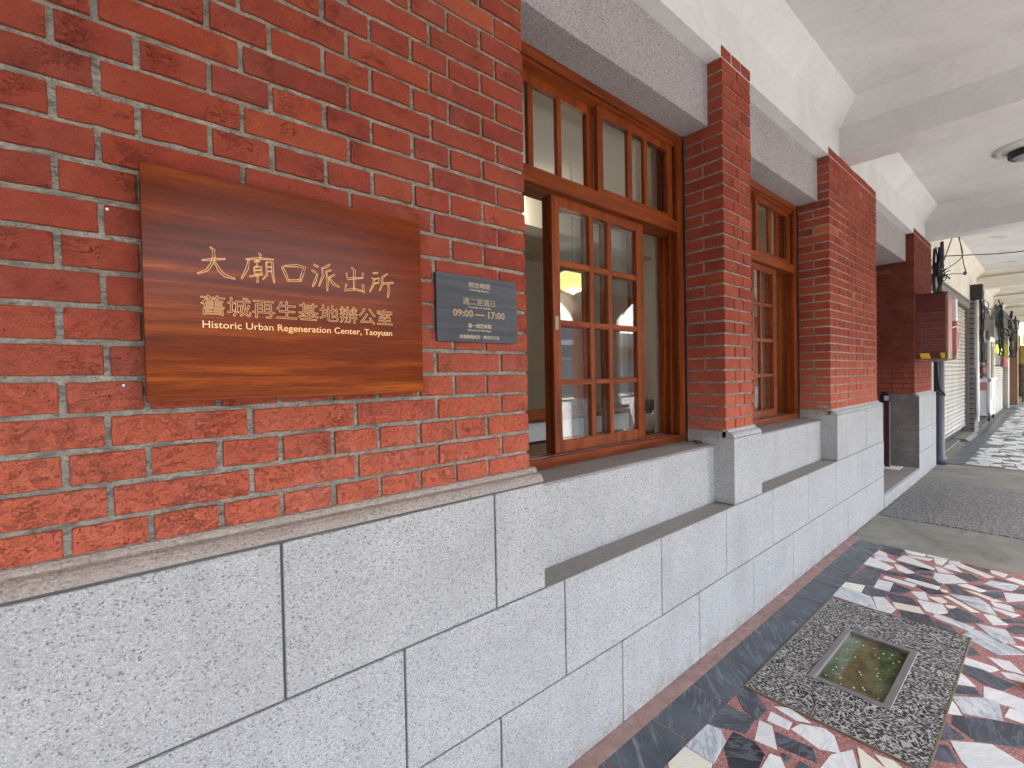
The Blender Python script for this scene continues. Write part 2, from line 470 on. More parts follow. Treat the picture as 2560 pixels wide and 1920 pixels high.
def pebble(name, sc_, stone_, joint, th=0.10):
    t = NT(name, 0.55, 0.4)
    # washed pebbles lie with their long side in patches of one direction
    nz = t.noise(7, 2)
    vr = t.n.new('ShaderNodeVectorRotate'); vr.rotation_type = 'Z_AXIS'
    wob = t.n.new('ShaderNodeTexNoise'); t.L(t.geo, wob.inputs['Vector']); wob.inputs['Scale'].default_value = 9
    ad = t.n.new('ShaderNodeVectorMath'); ad.operation = 'MULTIPLY_ADD'
    t.L(wob.outputs['Color'], ad.inputs[0]); ad.inputs[1].default_value = (0.09, 0.09, 0); t.L(t.geo, ad.inputs[2])
    t.L(ad.outputs[0], vr.inputs['Vector']); vr.inputs['Angle'].default_value = 0.5
    vec = t.scale((1.0, 0.66, 0.0), vr.outputs[0])
    d = t.vor(sc_, vec=vec, rand=0.55)
    cc = t.sep(t.vor(sc_, out='Color', vec=vec, rand=0.9))
    f = t.ramp(d, [(th, 1.0), (th+0.09, 0.0)])
    st = t.ramp(cc[0], [(0.0, tuple(x*0.6 for x in stone_)), (0.85, stone_), (1.0, tuple(x*3.2 for x in stone_))])
    jt = t.ramp(t.noise(40, 4), [(0.3, tuple(x*0.7 for x in joint)), (0.7, joint)])
    t.base(t.mix(f, jt, st))
    t.bump(t.ramp(d, [(0.1, 1.0), (0.55, 0.0)]), 0.6, 0.003)
    return t.m
M['pebble'] = pebble('black_pebble_wash', 112, (.012,.014,.017), (.44,.43,.39), 0.50)
M['pebble_fine'] = pebble('grey_pebble_wash', 110, (.06,.063,.065), (.36,.355,.33), 0.5)

# pane glass: clear with a mirror that grows at grazing angles
def glass(name, tint=(.93,.95,.95)):
    m = bpy.data.materials.new(name); m.use_nodes = True
    t = m.node_tree; t.nodes.clear()
    o = t.nodes.new('ShaderNodeOutputMaterial'); tr = t.nodes.new('ShaderNodeBsdfTransparent')
    g = t.nodes.new('ShaderNodeBsdfGlossy'); fr = t.nodes.new('ShaderNodeFresnel'); mx = t.nodes.new('ShaderNodeMixShader')
    tr.inputs[0].default_value = (*tint, 1); g.inputs['Roughness'].default_value = 0.01
    g.inputs['Color'].default_value = (1, 1, 1, 1)
    # the far side of the pane mirrors no more than the near side
    gm = t.nodes.new('ShaderNodeNewGeometry'); mi = t.nodes.new('ShaderNodeMix'); mi.data_type = 'FLOAT'
    mi.inputs[2].default_value = 1.52; mi.inputs[3].default_value = 1/1.52
    t.links.new(gm.outputs['Backfacing'], mi.inputs[0]); t.links.new(mi.outputs[0], fr.inputs['IOR'])
    t.links.new(fr.outputs[0], mx.inputs[0]); t.links.new(tr.outputs[0], mx.inputs[1]); t.links.new(g.outputs[0], mx.inputs[2])
    t.links.new(mx.outputs[0], o.inputs[0])
    return m
M['glass'] = glass('window_glass')
M['glass_floor'] = glass('thick_floor_glass', (.80,.86,.80))

def emit(name, c, s):
    t = NT(name, 0.5)
    t.base(tuple(x*.35 for x in c))
    t.b.inputs['Emission Color'].default_value = (*c, 1); t.b.inputs['Emission Strength'].default_value = s
    return t.m
M['lampglow'] = emit('yellow_milk_glass_lit', (1.0, .90, .30), 0.11)
M['tubeglow'] = emit('fluorescent_tube_lit', (1.0, .97, .80), 0.12)
M['signglow'] = emit('lit_yellow_sign', (.85, .95, .10), 0.055)

t = NT('murky_bed', 0.5)
n = t.noise(6, 6, 0.7, dist=1.0)
c = t.ramp(n, [(0.25, (.05,.07,.055)), (0.42, (.14,.16,.10)), (0.6, (.30,.30,.19)), (0.8, (.20,.23,.18))])
c = t.mix(t.ramp(t.noise(9, 5, 0.7, dist=0.8), [(0.55, 0.0), (0.72, 0.75)]), c, (.10,.055,.015))
t.base(c); M['murk'] = t.m

t = NT('grey_facing_tile', 0.5)
br = t.n.new('ShaderNodeTexBrick'); 
comb = t.n.new('ShaderNodeCombineXYZ'); sp = t.sep()
t.L(t.math('ADD', sp[0], sp[1]), comb.inputs[0]); t.L(sp[2], comb.inputs[1])
t.L(comb.outputs[0], br.inputs['Vector'])
br.inputs['Color1'].default_value = (.13,.125,.11,1); br.inputs['Color2'].default_value = (.18,.17,.155,1); br.inputs['Mortar'].default_value = (.02,.02,.02,1)
br.inputs['Scale'].default_value = 1; br.inputs['Brick Width'].default_value = .22; br.inputs['Row Height'].default_value = .105; br.inputs['Mortar Size'].default_value = .012
t.base(br.outputs[0]); M['greytile'] = t.m
def brick_tex(name, c1, c2, mo):
    t = NT(name, 0.85)
    br = t.n.new('ShaderNodeTexBrick'); comb = t.n.new('ShaderNodeCombineXYZ'); sp = t.sep()
    t.L(t.math('ADD', sp[0], sp[1]), comb.inputs[0]); t.L(sp[2], comb.inputs[1]); t.L(comb.outputs[0], br.inputs['Vector'])
    br.inputs['Color1'].default_value = (*c1,1); br.inputs['Color2'].default_value = (*c2,1); br.inputs['Mortar'].default_value = (*mo,1)
    br.inputs['Scale'].default_value = 1; br.inputs['Brick Width'].default_value = .242; br.inputs['Row Height'].default_value = .0675; br.inputs['Mortar Size'].default_value = .005
    t.base(br.outputs[0]); return t.m
M['brick_far'] = brick_tex('distant_red_brick', (.25,.05,.032), (.38,.085,.04), (.27,.25,.21))
M['yellow_tile'] = brick_tex('yellow_glazed_tile', (.42,.27,.04), (.50,.34,.06), (.22,.15,.05))
PIECES = [('D',[(4.64,-0.273),(4.636,-0.41),(4.426,-0.415),(4.434,-0.365),(4.48,-0.288)]),('W',[(4.463,-0.283),(4.425,-0.333),(4.342,-0.359),(4.341,-0.276)]),('W',[(4.312,-0.284),(4.34,-0.357),(4.283,-0.415),(4.258,-0.402),(4.237,-0.315)]),('W',[(4.25,-0.271),(4.247,-0.303),(4.15,-0.426),(4.058,-0.4),(4.076,-0.273)]),('D',[(4.039,-0.291),(4.059,-0.371),(4.031,-0.415),(3.963,-0.456),(3.972,-0.407),(3.991,-0.297)]),('D',[(3.963,-0.295),(3.955,-0.392),(3.704,-0.401),(3.657,-0.269)]),('C',[(3.639,-0.271),(3.668,-0.367),(3.534,-0.375),(3.544,-0.269)]),('D',[(3.663,-0.371),(3.67,-0.461),(3.582,-0.491),(3.529,-0.442),(3.546,-0.379)]),('G',[(3.531,-0.27),(3.527,-0.372),(3.514,-0.427),(3.345,-0.496),(3.367,-0.275)]),('W',[(3.84,-0.405),(3.843,-0.479),(3.683,-0.489),(3.68,-0.413)]),('D',[(3.838,-0.483),(3.798,-0.58),(3.693,-0.547),(3.684,-0.491)]),('W',[(3.938,-0.423),(3.917,-0.583),(3.862,-0.575),(3.885,-0.419)]),('W',[(4.003,-0.53),(3.992,-0.687),(3.917,-0.684),(3.954,-0.521)]),('W',[(3.521,-0.441),(3.554,-0.488),(3.433,-0.564),(3.36,-0.557),(3.342,-0.501)]),('D',[(3.65,-0.48),(3.674,-0.592),(3.585,-0.649),(3.538,-0.533)]),('C',[(3.525,-0.535),(3.555,-0.65),(3.481,-0.683),(3.449,-0.565)]),('D',[(3.428,-0.58),(3.474,-0.703),(3.349,-0.755),(3.327,-0.624)]),('G',[(3.534,-0.732),(3.489,-0.884),(3.42,-0.873),(3.473,-0.721)]),('D',[(3.429,-0.738),(3.414,-0.803),(3.335,-0.845),(3.348,-0.766)]),('K',[(3.898,-0.59),(3.917,-0.684),(3.883,-0.732),(3.812,-0.673)]),('W',[(3.772,-0.58),(3.826,-0.639),(3.703,-0.672),(3.687,-0.634)]),('W',[(3.664,-0.628),(3.69,-0.739),(3.591,-0.771),(3.531,-0.729),(3.532,-0.684)]),('C',[(3.76,-0.664),(3.802,-0.718),(3.756,-0.75),(3.706,-0.726)]),('C',[(3.842,-0.725),(3.857,-0.747),(3.725,-0.889),(3.703,-0.855)]),('C',[(3.701,-0.745),(3.724,-0.795),(3.682,-0.781),(3.674,-0.76)]),('G',[(3.898,-0.738),(3.954,-0.867),(3.873,-0.919),(3.824,-0.837),(3.844,-0.802)]),('G',[(3.828,-0.809),(3.861,-0.921),(3.742,-0.957),(3.762,-0.882)]),('D',[(3.701,-0.801),(3.664,-0.866),(3.595,-0.916),(3.517,-0.837),(3.55,-0.766),(3.665,-0.779)]),('W',[(3.713,-0.904),(3.738,-0.947),(3.657,-1.003),(3.598,-0.949)]),('W',[(3.943,-0.916),(3.956,-1.0),(3.872,-1.018),(3.881,-0.938)]),('W',[(3.857,-0.929),(3.845,-1.039),(3.784,-1.015),(3.825,-0.941)]),('W',[(4.638,-0.413),(4.612,-0.533),(4.549,-0.532),(4.538,-0.439)]),('W',[(4.508,-0.439),(4.531,-0.583),(4.474,-0.567),(4.46,-0.482)]),('W',[(4.456,-0.427),(4.47,-0.45),(4.33,-0.616),(4.291,-0.61),(4.329,-0.414)]),('W',[(4.621,-0.542),(4.611,-0.658),(4.582,-0.638),(4.578,-0.552)]),('W',[(4.565,-0.586),(4.579,-0.657),(4.424,-0.643),(4.443,-0.608)]),('G',[(4.582,-0.668),(4.605,-0.718),(4.56,-0.73),(4.487,-0.712),(4.518,-0.668)]),('W',[(4.374,-0.613),(4.377,-0.644),(4.309,-0.718),(4.269,-0.648)]),('W',[(4.483,-0.668),(4.5,-0.698),(4.372,-0.755),(4.394,-0.656)]),('C',[(4.557,-0.737),(4.427,-0.9),(4.376,-0.871),(4.485,-0.721)]),('D',[(4.584,-0.752),(4.574,-0.87),(4.491,-0.875),(4.521,-0.806)]),('W',[(4.564,-0.877),(4.548,-0.958),(4.457,-0.946),(4.493,-0.887)]),('D',[(4.294,-0.425),(4.293,-0.54),(4.267,-0.613),(4.217,-0.505)]),('W',[(4.227,-0.415),(4.222,-0.457),(4.142,-0.538),(4.089,-0.507),(4.117,-0.456)]),('D',[(4.204,-0.507),(4.281,-0.565),(4.267,-0.626),(4.162,-0.537)]),('D',[(4.049,-0.412),(4.065,-0.446),(4.042,-0.483),(4.012,-0.511),(3.988,-0.46)]),('D',[(4.064,-0.488),(4.118,-0.557),(4.056,-0.696),(4.004,-0.681),(4.02,-0.537)]),('D',[(4.169,-0.563),(4.233,-0.608),(4.174,-0.63),(4.134,-0.573)]),('W',[(4.235,-0.635),(4.271,-0.726),(4.188,-0.793),(4.053,-0.679),(4.13,-0.64)]),('D',[(4.346,-0.74),(4.381,-0.792),(4.307,-0.86),(4.233,-0.809),(4.288,-0.729)]),('W',[(4.103,-0.76),(4.159,-0.795),(4.12,-0.889),(4.07,-0.862)]),('D',[(4.065,-0.707),(4.09,-0.762),(3.966,-0.84),(3.921,-0.759)]),('C',[(4.038,-0.805),(4.047,-0.845),(3.997,-0.959),(3.957,-0.922)]),('C',[(3.952,-0.692),(3.951,-0.728),(3.918,-0.736),(3.91,-0.709)]),('D',[(4.176,-0.834),(4.214,-0.874),(4.193,-0.949),(4.135,-0.892)]),('D',[(4.062,-0.87),(4.165,-0.95),(4.054,-0.967),(3.998,-0.931)]),('G',[(4.339,-0.894),(4.362,-1.016),(4.21,-0.993),(4.245,-0.872)]),('W',[(4.437,-0.955),(4.5,-0.984),(4.456,-1.069),(4.368,-1.072)]),('D',[(4.409,-0.905),(4.416,-0.94),(4.372,-0.974),(4.367,-0.92)]),('W',[(4.16,-0.962),(4.219,-1.068),(4.133,-1.07),(4.015,-0.983)]),('D',[(4.206,-0.985),(4.297,-1.019),(4.317,-1.073),(4.251,-1.074)]),('D',[(3.986,-0.992),(4.024,-1.077),(3.931,-1.079),(3.945,-1.025)]),('D',[(3.71,-0.969),(3.785,-1.047),(3.757,-1.084),(3.673,-0.987)]),('G',[(3.544,-0.893),(3.575,-0.999),(3.44,-1.039),(3.387,-0.99),(3.452,-0.942)]),('D',[(3.591,-1.001),(3.675,-1.026),(3.71,-1.088),(3.613,-1.09),(3.561,-1.031)]),('G',[(3.455,-0.89),(3.456,-0.923),(3.386,-1.005),(3.337,-1.075),(3.24,-0.986),(3.33,-0.852)]),('D',[(3.229,-0.887),(3.221,-0.91),(3.17,-0.932),(3.122,-0.888)]),('W',[(3.508,-1.027),(3.539,-1.066),(3.485,-1.091)]),('W',[(3.403,-1.025),(3.426,-1.092),(3.358,-1.094)]),('W',[(3.093,-0.89),(3.092,-0.988),(3.075,-1.001),(3.025,-0.974),(3.023,-0.887)]),('W',[(3.175,-0.957),(3.201,-1.031),(3.111,-1.08),(3.101,-1.015)]),('D',[(3.009,-0.888),(3.024,-0.95),(2.979,-1.055),(2.888,-1.023),(2.895,-0.971),(2.937,-0.889)]),('W',[(2.919,-0.891),(2.885,-0.918),(2.84,-0.946),(2.807,-0.886)]),('D',[(2.786,-0.889),(2.827,-0.944),(2.78,-0.965),(2.719,-0.89)]),('G',[(2.682,-0.888),(2.763,-0.975),(2.767,-1.019),(2.64,-1.037),(2.624,-1.001),(2.586,-0.932)]),('W',[(2.648,-0.888),(2.627,-0.904),(2.566,-0.928),(2.539,-0.889)]),('W',[(2.867,-0.97),(2.878,-1.018),(2.872,-1.11),(2.778,-1.113),(2.77,-1.021),(2.776,-0.977)]),('W',[(2.758,-1.051),(2.778,-1.113),(2.683,-1.115),(2.677,-1.042)]),('D',[(2.537,-0.909),(2.619,-1.017),(2.672,-1.115),(2.516,-1.119),(2.427,-0.98),(2.477,-0.913)]),('D',[(2.455,-0.893),(2.412,-0.953),(2.325,-0.887)]),('W',[(2.355,-0.92),(2.44,-1.021),(2.394,-1.111),(2.364,-1.123),(2.223,-0.996),(2.259,-0.96)]),('D',[(2.296,-0.888),(2.318,-0.914),(2.236,-0.95),(2.194,-0.891)]),('W',[(3.058,-1.008),(3.089,-1.051),(3.081,-1.105),(3.035,-1.107),(3.018,-1.031)]),('D',[(2.024,-0.275),(2.097,-0.279),(2.086,-0.335),(2.02,-0.398),(1.932,-0.39),(1.96,-0.329)]),('D',[(1.931,-0.273),(1.929,-0.387),(1.826,-0.394),(1.81,-0.351),(1.766,-0.274)]),('G',[(1.764,-0.275),(1.775,-0.322),(1.733,-0.36),(1.603,-0.377),(1.607,-0.272)]),('C',[(1.595,-0.273),(1.594,-0.374),(1.546,-0.385),(1.459,-0.296),(1.491,-0.265)]),('K',[(1.801,-0.362),(1.809,-0.435),(1.776,-0.482),(1.701,-0.492),(1.627,-0.426),(1.704,-0.37)]),('W',[(2.065,-0.411),(2.103,-0.455),(2.074,-0.54),(2.045,-0.496)]),('W',[(2.024,-0.413),(2.02,-0.491),(1.97,-0.496),(1.962,-0.423)]),('W',[(1.983,-0.504),(2.037,-0.519),(2.079,-0.586),(2.065,-0.621),(1.988,-0.659),(1.954,-0.603)]),('D',[(1.92,-0.466),(1.938,-0.589),(1.877,-0.618),(1.855,-0.5)]),('W',[(1.937,-0.402),(1.943,-0.447),(1.835,-0.503),(1.822,-0.432)]),('D',[(1.827,-0.518),(1.841,-0.551),(1.798,-0.547)]),('W',[(1.794,-0.495),(1.805,-0.526),(1.746,-0.572),(1.696,-0.501)]),('D',[(1.84,-0.578),(1.838,-0.622),(1.798,-0.631),(1.785,-0.581)]),('W',[(1.952,-0.644),(2.032,-0.688),(1.945,-0.725),(1.851,-0.685),(1.847,-0.637)]),('C',[(2.066,-0.697),(2.026,-0.784),(1.967,-0.782),(1.934,-0.741)]),('C',[(2.072,-0.748),(2.086,-0.798),(2.06,-0.841),(2.007,-0.806)]),('W',[(1.833,-0.693),(1.898,-0.739),(1.933,-0.789),(1.858,-0.78),(1.798,-0.715)]),('D',[(1.735,-0.587),(1.832,-0.655),(1.787,-0.688),(1.699,-0.627)])]
STROKES = [(0.00214,[(0.1618,1.6757),(0.168,1.6707),(0.1683,1.6561),(0.1635,1.6405),(0.1547,1.6273),(0.1387,1.6184)]),(0.00201,[(0.1468,1.6464),(0.1655,1.6511),(0.1889,1.655)]),(0.00253,[(0.1688,1.6468),(0.177,1.6303),(0.1872,1.6195),(0.2057,1.6156)]),(0.0019,[(0.2509,1.677),(0.2556,1.6741),(0.254,1.6654)]),(0.0019,[(0.2257,1.66),(0.2506,1.6653),(0.2817,1.6671)]),(0.00251,[(0.232,1.6594),(0.2289,1.6423),(0.2172,1.617)]),(0.00155,[(0.2413,1.6572),(0.2542,1.6599)]),(0.00137,[(0.2478,1.6628),(0.2474,1.6476)]),(0.00155,[(0.2415,1.6455),(0.2559,1.6479),(0.2566,1.6334),(0.2421,1.6309),(0.2415,1.6447)]),(0.0012,[(0.2423,1.6385),(0.2557,1.6407)]),(0.00154,[(0.2322,1.624),(0.2583,1.6315)]),(0.00155,[(0.2482,1.6308),(0.2477,1.6126)]),(0.00175,[(0.2658,1.6595),(0.2667,1.6314),(0.258,1.6208)]),(0.00178,[(0.2658,1.6595),(0.2786,1.6609),(0.2785,1.6329),(0.2812,1.6156)]),(0.00124,[(0.2679,1.6491),(0.2769,1.6499)]),(0.00124,[(0.2676,1.6397),(0.2771,1.6405)]),(0.00277,[(0.2978,1.6545),(0.3041,1.6394),(0.3109,1.6221)]),(0.00267,[(0.3015,1.6559),(0.3306,1.6607),(0.3465,1.6582),(0.3403,1.6406),(0.336,1.625)]),(0.00227,[(0.3109,1.6249),(0.3361,1.6279)]),(0.0022,[(0.3663,1.6684),(0.3773,1.664)]),(0.00219,[(0.3616,1.6546),(0.3718,1.6496)]),(0.0024,[(0.363,1.6163),(0.3698,1.6318),(0.3747,1.6484)]),(0.00226,[(0.4047,1.6742),(0.3965,1.6673),(0.3839,1.661)]),(0.00223,[(0.3855,1.6605),(0.388,1.6455),(0.3772,1.619)]),(0.00186,[(0.4078,1.6612),(0.3928,1.6546)]),(0.00227,[(0.395,1.654),(0.3985,1.6364),(0.3964,1.6096)]),(0.00188,[(0.415,1.6512),(0.4016,1.6425)]),(0.00273,[(0.4005,1.6424),(0.4116,1.6286),(0.426,1.622)]),(0.00266,[(0.4561,1.6738),(0.4641,1.6676),(0.4616,1.6203)]),(0.00243,[(0.4436,1.6588),(0.4457,1.6448),(0.4843,1.6514)]),(0.00228,[(0.4851,1.6641),(0.4843,1.6509)]),(0.00243,[(0.4429,1.6321),(0.4384,1.6162),(0.4616,1.6211),(0.4852,1.6187)]),(0.00274,[(0.4844,1.6356),(0.4869,1.614)]),(0.00189,[(0.5113,1.6665),(0.5252,1.6692)]),(0.00211,[(0.5084,1.6548),(0.5143,1.6513),(0.5113,1.6362),(0.5018,1.6187)]),(0.00166,[(0.5143,1.652),(0.5283,1.6562),(0.5259,1.644),(0.5127,1.6405)]),(0.00217,[(0.5512,1.67),(0.5356,1.6581),(0.5365,1.6427),(0.528,1.6238)]),(0.00221,[(0.5378,1.6434),(0.5679,1.6488)]),(0.0027,[(0.5532,1.6446),(0.5544,1.6271),(0.5504,1.6085)])]
# ================================================================== the setting
g = MB(); g.box((-250, -250, -0.5), (250, 250, -0.16)); tag(g.build('ground', M['asphalt']), kind='structure')
g = MB(); g.box((-60, -16.5, -0.16), (90, -4.35, -0.13)); tag(g.build('road', M['paving']), kind='structure')
g = MB(); g.box((-60, -20.5, -0.156), (90, -16.5, -0.01)); tag(g.build('opposite_pavement', M['concrete']), kind='structure')
def holed(g, x0, x1, y0, y1, z0, z1, hole=(2.11, 3.317, -.88, -.285)):
    a, b_, c, d = hole
    g.box((x0, y0, z0), (a, y1, z1)); g.box((b_, y0, z0), (x1, y1, z1)); g.box((a, y0, z0), (b_, c, z1)); g.box((a, d, z0), (b_, y1, z1))
g = MB()
holed(g, -9, 32.6, -4.35, 0.5, -0.15, -0.006)
arc = tag(g.build('arcade_floor', M['concrete']), kind='structure')

# terrazzo patches: red cement with broken marble set into it
def terrazzo(name, x0, x1, y0, y1, mat_=None):
    g = MB()
    if x0 < 2 < x1: holed(g, x0, x1, y0, y1, -0.05, 0.0)
    else: g.box((x0, y0, -0.05), (x1, y1, 0.0))
    return tag(g.build(name, mat_ or M['redcement']), kind='structure')
tz = terrazzo('terrazzo_floor', -3.5, 4.622, -3.3, -0.046)
g = MB(); g.box((-3.5, -0.112, -0.01), (4.70, -0.046, 0.003), 0.001); g.build('cement_strip', M['reddust'], tz)
tz2 = terrazzo('far_terrazzo_floor', 9.26, 23.6, -3.3, -0.30, M['greycement'])
g = MB(); g.box((9.26, -0.298, -0.05), (23.6, -0.10, 0.0)); tag(g.build('grey_border_strip', M['border']), kind='structure')
g = MB(); g.box((5.58, -3.3, -0.05), (7.72, -0.07, 0.001)); tag(g.build('pebble_paving', M['pebble_fine']), kind='structure')

def poly_mesh(P, z0=-0.006, z1=0.0022, bev=0.0012):
    cx = sum(p[0] for p in P)/len(P); cy = sum(p[1] for p in P)/len(P)
    n = len(P)
    a = sum(P[i][0]*P[(i+1)%n][1]-P[(i+1)%n][0]*P[i][1] for i in range(n))
    if a < 0: P = P[::-1]
    vs = [(x-cx, y-cy, z0) for x, y in P] + [(x-cx, y-cy, z1-bev) for x, y in P]
    for x, y in P:
        d = math.hypot(x-cx, y-cy) or 1; k = max(0.0, 1-bev/d)
        vs.append(((x-cx)*k, (y-cy)*k, z1))
    fs = [tuple(range(2*n, 3*n))]
    for i in range(n):
        j = (i+1) % n
        fs += [(i, j, n+j, n+i), (n+i, n+j, 2*n+j, 2*n+i)]
    return vs, fs, cx, cy
def piece(P, m, parent, z=0.0):
    vs, fs, cx, cy = poly_mesh(P)
    me = bpy.data.meshes.new('marble_piece'); me.from_pydata(vs, [], fs); me.materials.append(m)
    o = link('marble_piece', me, None, parent)
    o.location = Vector((cx, cy, z)) - parent.location
    return o
MK = {'W': M['m_white'], 'G': M['m_grey'], 'C': M['m_cream'], 'D': M['m_dark'], 'K': M['m_black']}
def pin(p, P):
    c = False; j = len(P)-1
    for i in range(len(P)):
        if (P[i][1] > p[1]) != (P[j][1] > p[1]) and p[0] < (P[j][0]-P[i][0])*(p[1]-P[i][1])/(P[j][1]-P[i][1]) + P[i][0]: c = not c
        j = i
    return c
def lim(P):
    return [(min(x, 4.616), y) for x, y in P]
traced = []
for k, P in PIECES:
    mx = sum(p[0] for p in P)/len(P); my = sum(p[1] for p in P)/len(P)
    P = [(mx+(x-mx)*1.045, my+(y-my)*1.045) for x, y in P]
    P = lim(P); traced.append(P)
    piece(P, MK[k], tz)
# border tiles
for i in range(-17, 8):
    x0 = 2.257 + 0.3125*i; x1 = x0 + 0.3125
    if x1 > 4.62: x1 = 4.62
    if x1-x0 < 0.05: continue
    g = MB(); g.box((x0+0.0032, -0.2715, -0.006), (x1-0.0032, -0.114, 0.0022), 0.0008); g.build('border_tile', M['border'], tz)

def cells(x0, x1, y0, y1, step, seed, gap=0.006, aniso=1.0):
    rg = random.Random(seed)
    pts = []
    nx = int((x1-x0)/step)+2; ny = int((y1-y0)/(step*aniso))+2
    for i in range(-1, nx+1):
        for j in range(-1, ny+1):
            pts.append((x0+(i+rg.uniform(.05,.95))*step, y0+(j+rg.uniform(.05,.95))*step*aniso))
    grid = {}
    for p in pts: grid.setdefault((int((p[0]-x0)//step), int((p[1]-y0)//(step*aniso))), []).append(p)
    out = []
    for p in pts:
        if not (x0 < p[0] < x1 and y0 < p[1] < y1): continue
        P = [(x0, y0), (x1, y0), (x1, y1), (x0, y1)]
        gi, gj = int((p[0]-x0)//step), int((p[1]-y0)//(step*aniso))
        gp = gap*rg.uniform(.5, 1.9)
        for a in range(-2, 3):
            for b in range(-2, 3):
                for q in grid.get((gi+a, gj+b), []):
                    if q is p: continue
                    nx_, ny_ = q[0]-p[0], q[1]-p[1]; L = math.hypot(nx_, ny_); nx_ /= L; ny_ /= L
                    # a joint turned a little so that the pieces look broken, not grown
                    d = L/2 - gp
                    t = rg.uniform(-.0, .0)
                    Q = []
                    for i in range(len(P)):
                        A, B = P[i], P[(i+1) % len(P)]
                        da = (A[0]-p[0])*nx_+(A[1]-p[1])*ny_-d; db = (B[0]-p[0])*nx_+(B[1]-p[1])*ny_-d
                        if da <= 0: Q.append(A)
                        if (da < 0) != (db < 0) and abs(da-db) > 1e-12:
                            t = da/(da-db); Q.append((A[0]+(B[0]-A[0])*t, A[1]+(B[1]-A[1])*t))
                    P = Q
                    if len(P) < 3: break
                if len(P) < 3: break
            if len(P) < 3: break
        if len(P) >= 3:
            # merge very short sides
            Q = []
            for i, v in enumerate(P):
                if not Q or math.hypot(v[0]-Q[-1][0], v[1]-Q[-1][1]) > 0.012: Q.append(v)
            if len(Q) >= 3: out.append(Q)
    return out
KS = ['W','W','W','G','G','C','D','D','D','K']
def fill(x0, x1, y0, y1, step, seed, parent, avoid, limit, aniso=0.8, order=None, gap=0.006, ks=None):
    rg = random.Random(seed+1)
    cs = cells(x0, x1, y0, y1, step, seed, gap, aniso)
    if order: cs.sort(key=order)
    n = 0; rest = {}
    for P in cs:
        cx = sum(p[0] for p in P)/len(P); cy = sum(p[1] for p in P)/len(P)
        if any(pin((cx, cy), Q) for Q in avoid) or any(pin(v, Q) for Q in avoid for v in P): continue
        if any(pin(q, P) for Q in avoid for q in Q): continue
        k = rg.choice(ks or KS)
        if n < limit: piece(P, MK[k], parent); n += 1
        else:
            vs, fs, cx, cy = poly_mesh(P)
            rest.setdefault(k, MB()).add([(x+cx, y+cy, z) for x, y, z in vs], fs)
    allb = MB(); mats = list(rest.keys())
    for i, k in enumerate(mats): allb.add(rest[k].v, rest[k].f, i)
    if mats:
        o = allb.build('marble_pieces', [MK[k] for k in mats], parent); o['kind'] = 'stuff'
SLAB = [(2.09, -0.895), (3.335, -0.895), (3.335, -0.27), (2.09, -0.27)]
fill(1.3, 4.616, -1.75, -0.278, 0.115, 11, tz, traced + [SLAB], 150, 0.8, lambda P: -P[0][1])
fill(-3.5, 1.3, -3.28, -0.278, 0.15, 12, tz, [], 0)
fill(1.3, 4.616, -3.28, -1.75, 0.15, 13, tz, [], 0)
fill(9.28, 23.5, -3.28, -0.302, 0.17, 14, tz2, [], 290, 0.85, lambda P: P[0][0] - P[0][1]*2.2, gap=0.007, ks=['W','W','W','G','C','W','D','D','K'])

# ------------------------------------------------------------------ floor light panel
fp = thing('floor_viewing_panel', (2.71, -0.585, 0), 'square glass peephole with steel frame set in a black pebble slab on the marble floor', 'floor panel')
g = MB()
X0, X1, Y0, Y1 = 2.105, 3.322, -0.885, -0.280
a0, a1, b0, b1 = 2.377, 2.977, -0.735, -0.435
for bx in (((X0, Y0), (a0, Y1)), ((a1, Y0), (X1, Y1)), ((a0, Y0), (a1, b0)), ((a0, b1), (a1, Y1))):
    g.box((bx[0][0], bx[0][1], -0.03), (bx[1][0], bx[1][1], 0.006))
g.build('pebble_surround', M['pebble'], fp)
t = NT('aged_brass_strip', 0.5, 0.5, 0.6); t.base((.25,.22,.15)); M['brass'] = t.m
g = MB()
g.box((X0-.006, Y0-.006, -.03), (X1+.006, Y0-.0002, .008)); g.box((X0-.006, Y1+.0002, -.03), (X1+.006, Y1+.006, .008))
g.box((X0-.006, Y0, -.03), (X0-.0002, Y1, .0078)); g.box((X1+.0002, Y0, -.03), (X1+.006, Y1, .0078))
g.build('edging', M['brass'], fp)
g = MB()
w_ = 0.028
g.box((a0, b0, -.03), (a1, b0+w_, .010), .001); g.box((a0, b1-w_, -.03), (a1, b1, .010), .001)
g.box((a0, b0+w_, -.03), (a0+w_, b1-w_, .0096), .001); g.box((a1-w_, b0+w_, -.03), (a1, b1-w_, .0096), .001)
g.build('steel_frame', M['steel'], fp)
g = MB(); g.box((a0+w_-.001, b0+w_-.001, -.006), (a1-w_+.001, b1-w_+.001, .004)); g.build('glass_pane', M['glass_floor'], fp)
g = MB(); g.box((a0, b0, -.028), (a1, b1, -.008)); g.build('murky_bed', M['murk'], fp)
g = MB()
rg = random.Random(5)
for i in range(42):
    x = rg.uniform(a0+.05, a1-.1); y = rg.uniform(b0+.04, b1-.05); r = rg.uniform(.0018, .0044)
    g.lathe((x, y, .004), [(r, 0), (r*.8, r*.5), (0.0003, r*.75)], 6)
t = NT('water_drop', 0.03, 1.0); t.base((.75,.78,.75)); M['drop'] = t.m
o = g.build('water_drops', M['drop'], fp, True); o['kind'] = 'stuff'

